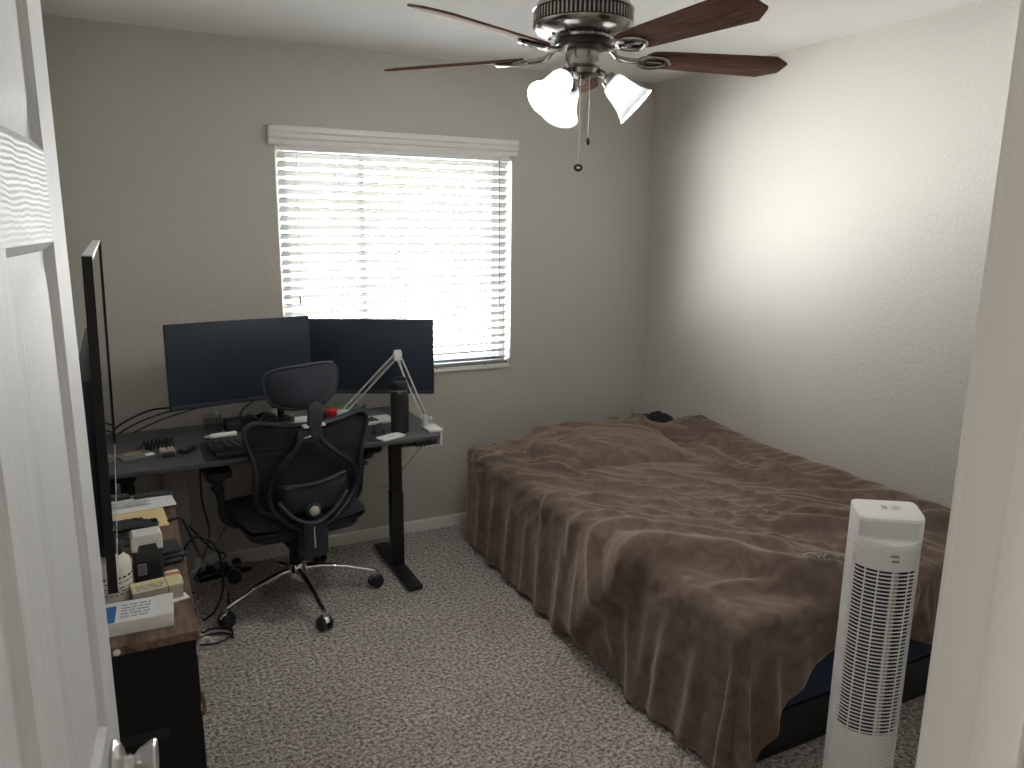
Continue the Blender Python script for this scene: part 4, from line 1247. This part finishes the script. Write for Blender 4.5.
    grid_surf(b, dome, 28, 10); bmesh.ops.remove_doubles(b, verts=b.verts[:], dist=1e-5); bmesh.ops.recalc_face_normals(b, faces=b.faces[:])
    t = thing('computer_mouse', 'rounded black mouse on the desk beside the drink bottle', 'mouse', (.968, 3.222, z), radians(-35)); obj('mouse_shell', b, M['plastic_black'], t, (0, 0, 0), 80)
    b = new(); lathe(b, [(.006, -.003), (.006, .003)], 14, T(0, .026, .030) @ RY(pi/2)); obj('scroll_wheel', b, M['rubber'], t)
    # white keyboard pieces behind
    t = thing('white_keypad', 'white keypad with dark keys on the desk behind the mouse', 'keypad', (.985, 3.395, z), radians(10))
    b = new(); box(b, (-.10, -.055, 0), (.10, .055, .016), .004); obj('keypad_case', b, M['white_plastic'], t)
    b = new()
    for r in range(3):
        for c in range(5): box(b, (-.085+.021*c, -.04+.024*r, .015), (-.070+.021*c, -.022+.024*r, .022), .002, 1)
    obj('keycap', b, M['plastic_dark'], t)
    # snack bag and red tub behind the chair
    t = thing('green_snack_bag', 'crinkled green snack bag on the desk behind the mic arm foot', 'snack bag', (.90, 3.575, z), radians(12))
    b = new()
    for s in (1, -1):
        def f(u, v):
            a, d = 2*u-1, 2*v-1
            k = max(0, 1-abs(a)**3)*max(0, 1-abs(d)**3)
            n = noise.noise(V((u*5, v*5, s)))*.012
            return V((a*.085, d*.05, .026 + s*(.022+n)*k**.5 + (abs(a)**4)*.010))
        grid_surf(b, f, 20, 14)
    bmesh.ops.remove_doubles(b, verts=b.verts[:], dist=1e-5); bmesh.ops.recalc_face_normals(b, faces=b.faces[:]); obj('bag', b, M['green'], t, (0, 0, 0), 50)
    b = new(); box(b, (-.045, -.052, .012), (.045, -.040, .038), .003); obj('dark_panel', b, M['plastic_dark'], t)
    t = thing('red_tub', 'small bright red tub on the desk next to the chair headrest post', 'tub', (.822, 3.475, z), radians(5))
    b = new(); lathe(b, [(0, 0), (.028, 0), (.030, .004), (.032, .052), (.0335, .054), (.0335, .060), (.031, .062), (0, .062)], 28, T(0, 0, 0)); obj('tub_body', b, M['red'], t)
    t = thing('small_white_box', 'small whitish box on the desk half hidden behind the headrest post', 'box', (.665, 3.43, z), radians(-8))
    b = new(); box(b, (-.03, -.025, 0), (.03, .025, .05), .003); obj('box_body', b, M['white_paper'], t)
    b = new(); box(b, (-.022, -.0262, .012), (.022, -.0248, .034)); obj('front_label', b, M['print_grey'], t)
    # cables behind the nearer monitor
    g = 'cables behind the monitors'
    cable('monitor_cable', [(.22, 3.45, .93), (.16, 3.47, .875), (.05, 3.52, .855), (-.06, 3.56, .80), (-.12, 3.60, .745), (-.17, 3.66, .735)], .004, 'black cable sagging from the corner of the nearer monitor to the wall side', None, g)
    cable('monitor_cable', [(.50, 3.60, .93), (.36, 3.58, .885), (.18, 3.57, .845), (.02, 3.58, .80), (-.08, 3.62, .742)], .0035, 'black cable crossing behind the desk, uppermost of the lower pair', None, g)
    cable('monitor_cable', [(.52, 3.62, .90), (.40, 3.60, .87), (.25, 3.60, .83), (.10, 3.61, .79), (-.02, 3.63, .738)], .003, 'black cable crossing behind the desk, lower one of the pair', None, g)
    cable('monitor_cable', [(.54, 3.58, .90), (.50, 3.57, .865), (.47, 3.56, .84), (.43, 3.585, .80), (.41, 3.60, .737)], .003, 'short kinked black cable dropping behind the headphones', None, g)
build_desk_clutter()

def build_mic_arm():
    t = thing('microphone_boom_arm', 'folding light grey microphone boom arm clamped to the desk edge', 'boom arm', (1.175, 3.195, DKT))
    ox, oy, oz = 1.175, 3.195, DKT
    base = V((0, 0, .0)); elbow = V((1.085-ox, 3.30-oy, 1.064-oz)); end = V((.855-ox, 3.42-oy, .785-oz))
    b = new(); box(b, (-.012, -.088, .0005), (.055, .030, .012), .003); box(b, (.0425, -.075, -.07), (.056, .02, .012), .003); box(b, (-.02, -.06, -.072), (.056, -.02, -.060), .003)
    cyl(b, (.0, -.04, -.062), (.0, -.04, -.0205), .005, None, 10); obj('clamp', b, M['white_plastic'], t)
    b = new(); cyl(b, (0, .0, .012), (0, 0, .035), .014, None, 18); box(b, (-.012, -.014, .03), (.012, .014, .06), .004); lathe(b, [(.009, 0), (.010, .012), (0, .016)], 12, T(.018, -.01, .045) @ RY(pi/2)); obj('swivel_base', b, M['light_metal'], t)
    p0 = V((0, 0, .045))
    for nm, a, c in (('lower_arm', p0, elbow), ('upper_arm', elbow, end)):
        b = new(); d = (c-a).normalized(); side = d.cross(V((0, 1, 0))).normalized()
        yv = d.cross(side).normalized()
        for s in (-1, 1):
            tube(b, [a+side*.011*s, c+side*.011*s], .0042, 8)
        ar = obj(nm, b, M['light_metal'], t)
        b = new(); pts = []
        Ls = (c-a).length*.45; st = a + d*(c-a).length*.06
        for k in range(140):
            q = 2*pi*k/7; pts.append(st + d*(Ls*k/140) + side*(.0045*cos(q)) + yv*(.0045*sin(q)))
        tube(b, pts, .0009, 5); obj('spring', b, M['chrome'], ar)
    b = new()
    mt = axis_mtx(elbow + V((0, -.012, 0)), (0, 1, 0)); lathe(b, [(.018, 0), (.018, .024)], 20, mt); box(b, (elbow.x-.018, elbow.y-.010, elbow.z-.03), (elbow.x+.018, elbow.y+.010, elbow.z+.02), .006); obj('elbow_joint', b, M['white_plastic'], t)
    b = new(); tube(b, [elbow+V((.004, -.018, -.03)), elbow+V((.022, -.022, -.11))], .004, 8); obj('tension_rod', b, M['light_metal'], t)
    b = new(); box(b, (end.x-.028, end.y-.014, end.z-.020), (end.x+.024, end.y+.014, end.z+.014), .005); cyl(b, (end.x-.01, end.y, end.z-.03), (end.x-.01, end.y, end.z-.015), .008, None, 12); obj('mic_joint', b, M['light_metal'], t)
build_mic_arm()

# computer case, wall cables and floor cables
def build_under_desk():
    t = thing('computer_case', 'dark grey computer case standing on the floor under the desk', 'computer', (.125, 3.575, 0))
    b = new(); box(b, (-.048, -.115, .012), (.048, .13, .61), .005); obj('case_body', b, M['case_grey'], t)
    b = new(); box(b, (-.044, -.119, .02), (.044, -.114, .60), .002); obj('front_panel', b, M['case_grey'], t)
    for sx in (-1, 1):
        for sy in (-1, 1):
            b = new(); cyl(b, (sx*.035, sy*.09, 0), (sx*.035, sy*.09, .013), .010, None, 10); obj('foot', b, M['rubber'], t)
    g = 'loose cables around the desk legs'
    cable('power_cable', [(.055, 2.42, DT+.005), (.088, 2.43, DT+.006), (.105, 2.46, DT-.03), (.15, 2.60, .55), (.20, 2.85, .40), (.27, 3.05, .34), (.23, 3.25, .30), (.16, 3.38, .36)], .0042, 'black cable running off the dresser and looping under the desk', None, g)
    cable('power_cable', [(.22, 3.35, .66), (.21, 3.25, .52), (.22, 3.12, .42), (.17, 2.98, .34), (.15, 3.05, .26), (.22, 3.2, .2)], .004, 'black cable hanging from under the desk down to the cable knot', None, g)
    pts = [(.17+.085*cos(a)+.004*a, 3.05+.03*sin(a*.5), .26+.17*sin(a)) for a in [k*2*pi/12 for k in range(-3, 9)]]
    cable('power_cable', pts, .005, 'thick black cable hanging in a big loop beside the dresser', None, g)
    pts = [(.20+.07*cos(a), 3.0+.05*sin(a), .010) for a in [k*2*pi/14 for k in range(0, 20)]]
    pts = [(x, y, .007+.0016*i) for i, (x, y, z) in enumerate(pts)]
    cable('power_cable', [(.30, 3.40, .008), (.28, 3.2, .007)] + pts + [(.12, 3.1, .08), (.10, 3.2, .2)], .0045, 'black cable coiled on the carpet under the desk corner', None, g)
    cable('thin_grey_cable', [(.12, 2.76, .42), (.20, 3.0, .36), (.28, 3.3, .33), (.36, 3.56, .33), (.45, 3.70, .34)], .003, 'thin grey cable stretched level from the dresser towards the chair', M['grey_metal'], g)
    cable('power_lead', [(1.175, 3.18, DKT-.064), (1.17, 3.28, .60), (1.13, 3.42, .46), (1.10, 3.55, .35), (1.10, 3.70, .30)], .0025, 'thin grey cord hanging from the desk clamp behind the desk leg', M['card_side'], g)
    # strip of cable and plug heap on the floor behind the dresser
    t = thing('power_strip', 'black power strip with plugs lying on the floor under the desk by the wall', 'power strip', (.31, 3.61, 0), radians(8))
    b = new(); box(b, (-.12, -.025, 0), (.12, .025, .035), .006); obj('strip_body', b, M['plastic_black'], t)
    for k in range(3):
        b = new(); box(b, (-.08+.06*k, -.02, .033), (-.045+.06*k, .02, .065), .005); obj('plug', b, M['plastic_dark'], t)
    b = new(); tube(b, [(.0, .020*cos(2*pi*k/30), .020*sin(2*pi*k/30)) for k in range(26)], .0035, 8)
    o = obj('white_cable_loop', b, M['card_side'], None, (.112, 1.80, .66-.06)); o.rotation_euler = (0, 0, radians(-60)); o.location = (.094, 1.752, .685)
    tag(o, 'pale cable loop sticking out at the near front corner of the dresser', 'cable')
build_under_desk()

# ------------------------------------------------------------------ office chair
def build_chair():
    yaw = radians(8)
    t = thing('office_chair', 'black mesh office chair with headrest and chrome five star base at the desk', 'office chair', (.578, 3.255, 0), yaw)
    b = new(); lathe(b, [(.030, .085), (.048, .090), (.052, .115), (.046, .150), (.036, .165), (0, .165)], 32); obj('base_hub', b, M['chrome'], t)
    for k in range(5):
        a = radians(-155.2 + 72*k) - yaw
        u = V((cos(a), sin(a), 0))
        P = [u*.035+V((0, 0, .135)), u*.10+V((0, 0, .138)), u*.20+V((0, 0, .122)), u*.30+V((0, 0, .095)), u*.345+V((0, 0, .082))]
        path = smooth_path(P, 6); n = len(path)
        b = new(); tube(b, path, [.020-.011*i/(n-1) for i in range(n)], 12, False, (1.0, .8), (0, 0, 1)); lg = obj('base_leg', b, M['chrome'], t)
        c = u*.35; side = V((-u.y, u.x, 0)); rot = radians(37*k+20)
        ca = V((cos(a+rot*.3), sin(a+rot*.3), 0)); sd = V((-ca.y, ca.x, 0))
        b = new()
        for s in (-1, 1):
            lathe(b, [(0, 0), (.024, 0), (.030, .004), (.030, .016), (.026, .020), (0, .020)], 24, axis_mtx(c + sd*(s*.006) + V((0, 0, .0305)), sd*s))
        obj('caster', b, M['plastic_black'], lg)
        b = new(); cyl(b, c+V((0, 0, .045)), c+V((0, 0, .086)), .009, None, 12)
        tube(b, smooth_path([c+ca*-.030+V((0, 0, .045)), c+ca*-.018+V((0, 0, .060)), c+V((0, 0, .066)), c+ca*.018+V((0, 0, .060)), c+ca*.030+V((0, 0, .045))], 4), .004, 8, False, (3.2, 1), (0, 0, 1)); obj('caster_hood', b, M['chrome'], lg)
    b = new(); cyl(b, (0, 0, .16), (0, 0, .30), .027, None, 24); cyl(b, (0, 0, .24), (0, 0, .33), .034, None, 24); obj('gas_lift', b, M['plastic_black'], t)
    b = new(); box(b, (-.085, -.17, .300), (.085, .13, .370), .02); box(b, (-.075, -.245, .27), (.045, -.13, .37), .02); tube(b, smooth_path([(.08, .02, .335), (.18, .03, .33), (.235, .03, .337)], 4), .006, 8); obj('tilt_mechanism', b, M['plastic_black'], t)
    # seat
    b = new()
    N = 30
    def seat(s):
        def f(u, v):
            x, y = (2*u-1), (2*v-1)
            X = .255*x*sqrt(1-.28*y*y*.5); Y = .245*y*sqrt(1-.28*x*x*.5)
            e = max(0, 1-abs(x)**5)*max(0, 1-abs(y)**5)
            z = .455 + (s*.04)*e**.4 + (.018*x*x if s > 0 else 0) - (.02*sstep(.5, 1, y) if s > 0 else 0)
            return V((X*1.03, Y, z-.035))
        return f
    grid_surf(b, seat(1), N, N); grid_surf(b, seat(-1), N, N)
    bmesh.ops.remove_doubles(b, verts=b.verts[:], dist=1e-5); bmesh.ops.recalc_face_normals(b, faces=b.faces[:]); obj('seat', b, M['seat_fabric'], t, (0, 0, 0), 60)
    b = new(); prism(b, rrect(-.235, -.225, .235, .225, .09), .368, .395, .008); obj('seat_pan', b, M['plastic_black'], t)
    # back: width profile (z, half width)
    prof = [(.49, .17), (.515, .20), (.56, .22), (.62, .221), (.68, .217), (.74, .228), (.80, .248), (.85, .259), (.885, .254)]
    ztop = [.49, .885]
    def hw(z):
        return lin(prof, z)
    def back_y(x, z):
        k = (z-.49)/.40
        return -.245 - .055*k + .045*sin(k*pi)*-.4 + .062*(x/.24)**2
    def topz(x): return .868 + .03*(abs(x)/.24)**2
    # frame loop
    loop = []
    zs = [.49 + (.86-.49)*k/14 for k in range(15)]
    for z in zs: loop.append((hw(z), z))
    for k in range(1, 16):
        x = .259*(1-2*k/16); loop.append((x, topz(x)))
    for z in reversed(zs): loop.append((-hw(z), z))
    for k in range(1, 8):
        x = -.155 + .31*k/8; loop.append((x, .485 - .02*(1-(x/.155)**2)))
    path = [V((x, back_y(x, z), z)) for x, z in loop]
    path = [ (path[i-1]+path[i]*2+path[(i+1) % len(path)])/4 for i in range(len(path))]
    b = new(); tube(b, smooth_path(path, 2, True), .0125, 10, True, (.8, 1.5), (0, 1, 0)); obj('back_frame', b, M['plastic_dark'], t, (0, 0, 0), 70)
    b = new()
    def net(u, v):
        z = .482 + .38*v; w = hw(z); x = (2*u-1)*w
        zz = z + (topz(x)-.862)*v
        return V((x, back_y(x, zz)+.004, zz))
    grid_surf(b, net, 26, 30); thicken(b, .0015); obj('back_net', b, M['net'], t, (0, 0, 0), 80)
    # rear spine: crossed arms in an X that turn into a V at the waist
    b = new()
    for s in (-1, 1):
        P = [(s*.022-.038, -.345, .865), (s*.055-.032, -.345, .80), (s*.115-.020, -.325, .735), (s*.165-.008, -.295, .68), (s*.185, -.265, .60), (s*.16-.010, -.275, .53), (s*.10-.022, -.300, .475), (s*.035-.03, -.305, .43), (s*.02-.03, -.26, .345)]
        pth = smooth_path(P, 6); tube(b, pth, .017, 10, False, (.65, 1.25), (0, 1, 0))
    obj('back_spine', b, M['plastic_black'], t, (0, 0, 0), 70)
    b = new()
    P = [(-.160, -.315, .575), (-.110, -.338, .51), (-.03, -.345, .475), (.055, -.338, .51), (.12, -.315, .575)]
    tube(b, smooth_path(P, 7), .011, 10, False, (.7, 1.3), (0, 1, 0)); 
    tube(b, smooth_path([(-.10, -.31, .625), (0, -.325, .632), (.12, -.31, .655)], 6), .008, 8, False, (.7, 1.2), (0, 1, 0)); obj('lumbar_bar', b, M['plastic_dark'], t, (0, 0, 0), 70)
    b = new()
    def lum(u, v):
        x = (2*u-1)*.145; z = .50 + .13*v; e = max(0, 1-abs(2*u-1)**4)*max(0, 1-abs(2*v-1)**4)
        return V((x, -.300-.018*e**.5 + .05*(x/.2)**2, z))
    grid_surf(b, lum, 18, 12); thicken(b, .012); obj('lumbar_pad', b, M['plastic_black'], t, (0, 0, 0), 60)
    b = new(); lathe(b, [(0, 0), (.030, 0), (.032, .006), (.026, .012), (.0, .013)], 30, axis_mtx((-.028, -.333, .524), (0, -1, .1))); obj('lumbar_dial', b, M['plastic_dark'], t)
    b = new(); lathe(b, [(0, 0), (.020, 0), (.020, .004), (.013, .010), (0, .012)], 30, axis_mtx((-.028, -.345, .525), (0, -1, .1))); obj('dial_cap', b, M['card_side'], t)
    b = new(); box(b, (-.075, -.335, .315), (.035, -.245, .475), .018); obj('spine_root', b, M['plastic_black'], t)
    b = new(); box(b, (-.032, -.3405, .365), (-.024, -.334, .455), .0025); obj('release_bar', b, M['chrome'], t)
    b = new(); box(b, (-.085, -.362, .815), (.018, -.318, .868), .010); obj('headrest_bracket', b, M['plastic_black'], t)
    b = new()
    pts = [(-.034, .836), (-.026, .843), (-.018, .842), (-.012, .848), (-.006, .843), (-.012, .840), (-.020, .838), (-.028, .838)]
    vs = [b.verts.new(((x+.022)*1.25-.050, -.3628, z-.004)) for x, z in pts]; b.faces.new(vs); thicken(b, .0006); obj('white_logo', b, M['white_paper'], t)
    # headrest
    b = new(); tube(b, smooth_path([(-.020, -.350, .835), (-.018, -.362, .89), (-.016, -.368, .94), (-.020, -.355, .985)], 6), .031, 12, False, (1.0, .45), (0, 1, 0)); obj('headrest_post', b, M['plastic_dark'], t, (0, 0, 0), 70)
    b = new(); box(b, (-.062, -.368, .873), (.026, -.338, .884), .003); obj('post_clip', b, M['light_metal'], t)
    def head(u, v, off, infl):
        x, z = 2*u-1, 2*v-1
        rx = x*(1-.12*z*z)*(.156 - .020*(1-v)); rz = z*.080*(1-.10*x*x)
        e = max(0, 1-abs(x)**3.2)*max(0, 1-abs(z)**3.2)
        y = .055*x*x + off*e**.5*infl
        return V((rx, y + .15*rz, rz + .008*x))
    b = new()
    grid_surf(b, lambda u, v: head(u, v, -.026, 1), 26, 16); grid_surf(b, lambda u, v: head(u, v, .030, 1), 26, 16)
    bmesh.ops.remove_doubles(b, verts=b.verts[:], dist=1e-5); bmesh.ops.recalc_face_normals(b, faces=b.faces[:])
    hm = T(-.040, -.345, 1.034)
    for v in b.verts: v.co = hm @ v.co
    obj('headrest', b, M['seat_fabric'], t, (0, 0, 0), 60)
    b = new()
    rim = []
    for k in range(48):
        a = 2*pi*k/48; cx_, sz_ = cos(a), sin(a)
        x = math.copysign(abs(cx_)**.45, cx_); z = math.copysign(abs(sz_)**.45, sz_)
        p = head((x+1)/2, (z+1)/2, 0, 0); rim.append(hm @ (p + V((0, -.006, 0))))
    tube(b, rim, .0075, 8, True); obj('headrest_rim', b, M['plastic_dark'], t, (0, 0, 0), 70)
    b = new(); box(b, (-.085, -.372, .955), (.012, -.350, 1.0), .009); cyl(b, (-.10, -.345, .965), (.025, -.345, .965), .014, None, 14); obj('headrest_hinge', b, M['plastic_black'], t)
    # armrests
    for s in (-1, 1):
        ax = s*.325
        b = new(); tube(b, smooth_path([(s*.12, .0, .395), (s*.24, -.01, .40), (s*.295, -.015, .44), (s*.305, -.02, .52), (s*.312, -.02, .60)], 6), .020, 12, False, (.8, 1.35), (0, 1, 0)); ar = obj('armrest', b, M['plastic_black'], t, (0, 0, 0), 70)
        b = new(); cyl(b, (s*.311, -.02, .55), (s*.316, -.02, .655), .018, None, 16); box(b, (s*.316-.024, -.045, .57), (s*.316+.024, .005, .585), .004); obj('armrest_post', b, M['plastic_dark'], ar)
        b = new(); prism(b, rrect(ax-.05, -.155, ax+.05, .115, .045, 8), .652, .680, .010)
        for v in b.verts: v.co.z += .01*sstep(.03, .12, v.co.y)
        obj('armrest_pad', b, M['rubber'], ar)
        b = new()
        def bowl(u, v):
            a = 2*pi*u; q = sin(v*pi/2); return V((ax + .042*q*cos(a), -.02 + .105*q*sin(a), .655 - .055*cos(v*pi/2)**.9))
        grid_surf(b, bowl, 24, 8); bmesh.ops.remove_doubles(b, verts=b.verts[:], dist=1e-5)
        bmesh.ops.holes_fill(b, edges=[e for e in b.edges if e.is_boundary]); bmesh.ops.recalc_face_normals(b, faces=b.faces[:])
        obj('pad_support', b, M['plastic_dark'], ar, (0, 0, 0), 60)
build_chair()

# small things on the carpet
b = new()
for k, (x, y) in enumerate(((0, 0), (.012, .004))): box(b, (x-.005, y-.004, 0), (x+.006, y+.004, .003), .001)
o = obj('paper_scrap', b, M['white_paper'], None, (.93, 2.02, .004)); tag(o, 'tiny white paper scrap on the open carpet', 'scrap')
o.location = (.782, 2.184, .002)

# ------------------------------------------------------------------ daylight and lamps
w = bpy.data.worlds.new('daylight'); SC.world = w; w.use_nodes = True
nt = w.node_tree; nt.nodes.clear()
out = nt.nodes.new('ShaderNodeOutputWorld'); bg = nt.nodes.new('ShaderNodeBackground')
tc = nt.nodes.new('ShaderNodeTexCoord'); sp = nt.nodes.new('ShaderNodeSeparateXYZ'); rp = nt.nodes.new('ShaderNodeValToRGB'); mr = nt.nodes.new('ShaderNodeMapRange')
nt.links.new(tc.outputs['Generated'], sp.inputs[0]); nt.links.new(sp.outputs['Z'], mr.inputs['Value'])
mr.inputs['From Min'].default_value = -1; mr.inputs['From Max'].default_value = 1
nt.links.new(mr.outputs['Result'], rp.inputs['Fac'])
e = rp.color_ramp.elements
e[0].position = 0; e[0].color = (.085, .080, .072, 1)    # yard below
e[1].position = 1; e[1].color = (.15, .19, .25, 1)       # clear sky overhead
for pos, c in ((.295, (.10, .095, .088)), (.34, (1.35, 1.32, 1.26)), (.45, (1.05, 1.03, .99)), (.5, (.70, .70, .69)), (.60, (.80, .83, .86)), (.72, (.74, .79, .86)), (.82, (.40, .45, .52))):   # sunlit haze and house fronts along the horizon
    k = e.new(pos); k.color = (*c, 1)
nt.links.new(rp.outputs['Color'], bg.inputs['Color']); bg.inputs['Strength'].default_value = 50
nt.links.new(bg.outputs[0], out.inputs['Surface'])

def light(name, kind, loc, energy, col=(1, 1, 1), **kw):
    d = bpy.data.lights.new(name, kind); d.energy = energy; d.color = col
    for k_, v_ in kw.items():
        setattr(d, k_, v_)
    o = bpy.data.objects.new(name, d); COL.objects.link(o); o.location = loc
    return o
# portal at the window opening: only guides the sampling of the sky
p = light('window_daylight_portal', 'AREA', ((WX0+WX1)/2, YB+.17, (WZ0+WZ1)/2), 1, shape='RECTANGLE', size=WX1-WX0, size_y=WZ1-WZ0)
p.rotation_euler = (radians(-90), 0, 0)
p.data.cycles.is_portal = True
# added area light on the hall's windowless left wall, and the hall's ceiling lamp
fill_ = light('hall_fill_light', 'AREA', (HX+.02, -.50, 1.45), 32, (1, .97, .92), shape='RECTANGLE', size=1.2, size_y=1.0)
fill_.rotation_euler = (0, radians(-90), 0)
hl = light('hall_ceiling_lamp', 'AREA', (.9, -.55, H-.03), 6, (1, .95, .88), shape='DISK', size=.35)

# ------------------------------------------------------------------ outside the window
def build_outside():
    b = new(); box(b, (-.5, 9.0, -.2), (2.35, 9.3, 2.6)); 
    o = thing('neighbour_house', 'pale stucco house across the yard behind the blind', 'house', (1.0, 9.2, -.2)); b.free()
    b = new(); box(b, (-3.2, -.1, 0), (1.2, 3.0, 2.75)); obj('stucco_wall', b, mat('stucco', (.35, .36, .40), .9, bump=(40, .3)), o)
    b = new(); prism(b, [(-.6, 2.6), (3.4, 2.6), (1.4, 3.7)], -3.6, 1.6)
    for v in b.verts: v.co = V((v.co.z, v.co.x, v.co.y))
    bmesh.ops.recalc_face_normals(b, faces=b.faces[:]); obj('roof', b, mat('roof_tile', (.20, .17, .16), .9, bump=(20, .5)), o)
build_outside()

# ------------------------------------------------------------------ camera
f_px, pitch, roll, yaw, ch = 761.41, .20791, .01116, .46939, 1.6551
fw = V((sin(yaw)*cos(pitch), cos(yaw)*cos(pitch), -sin(pitch)))
r0 = V((cos(yaw), -sin(yaw), 0)); u0 = r0.cross(fw)
r = r0*cos(roll) + u0*sin(roll); u = u0*cos(roll) - r0*sin(roll)
cam = bpy.data.cameras.new('camera'); co = bpy.data.objects.new('camera', cam); COL.objects.link(co)
cam.sensor_fit = 'HORIZONTAL'; cam.sensor_width = 36; cam.lens = f_px/1024*36; cam.clip_start = .03
mw = Matrix.Identity(4)
for i in range(3): mw[i][0], mw[i][1], mw[i][2] = r[i], u[i], -fw[i]
mw.translation = V((0, 0, ch)); co.matrix_world = mw
SC.camera = co

vs = SC.view_settings
vs.view_transform = 'Standard'; vs.look = 'None'; vs.gamma = 1; vs.use_curve_mapping = False
vs.exposure = 0.46
SC.display_settings.display_device = 'sRGB'
cy = SC.cycles
cy.max_bounces = 10; cy.diffuse_bounces = 6; cy.glossy_bounces = 4; cy.transmission_bounces = 8; cy.transparent_max_bounces = 16
cy.sample_clamp_indirect = 8; cy.caustics_reflective = False; cy.caustics_refractive = False
cy.use_denoising = True
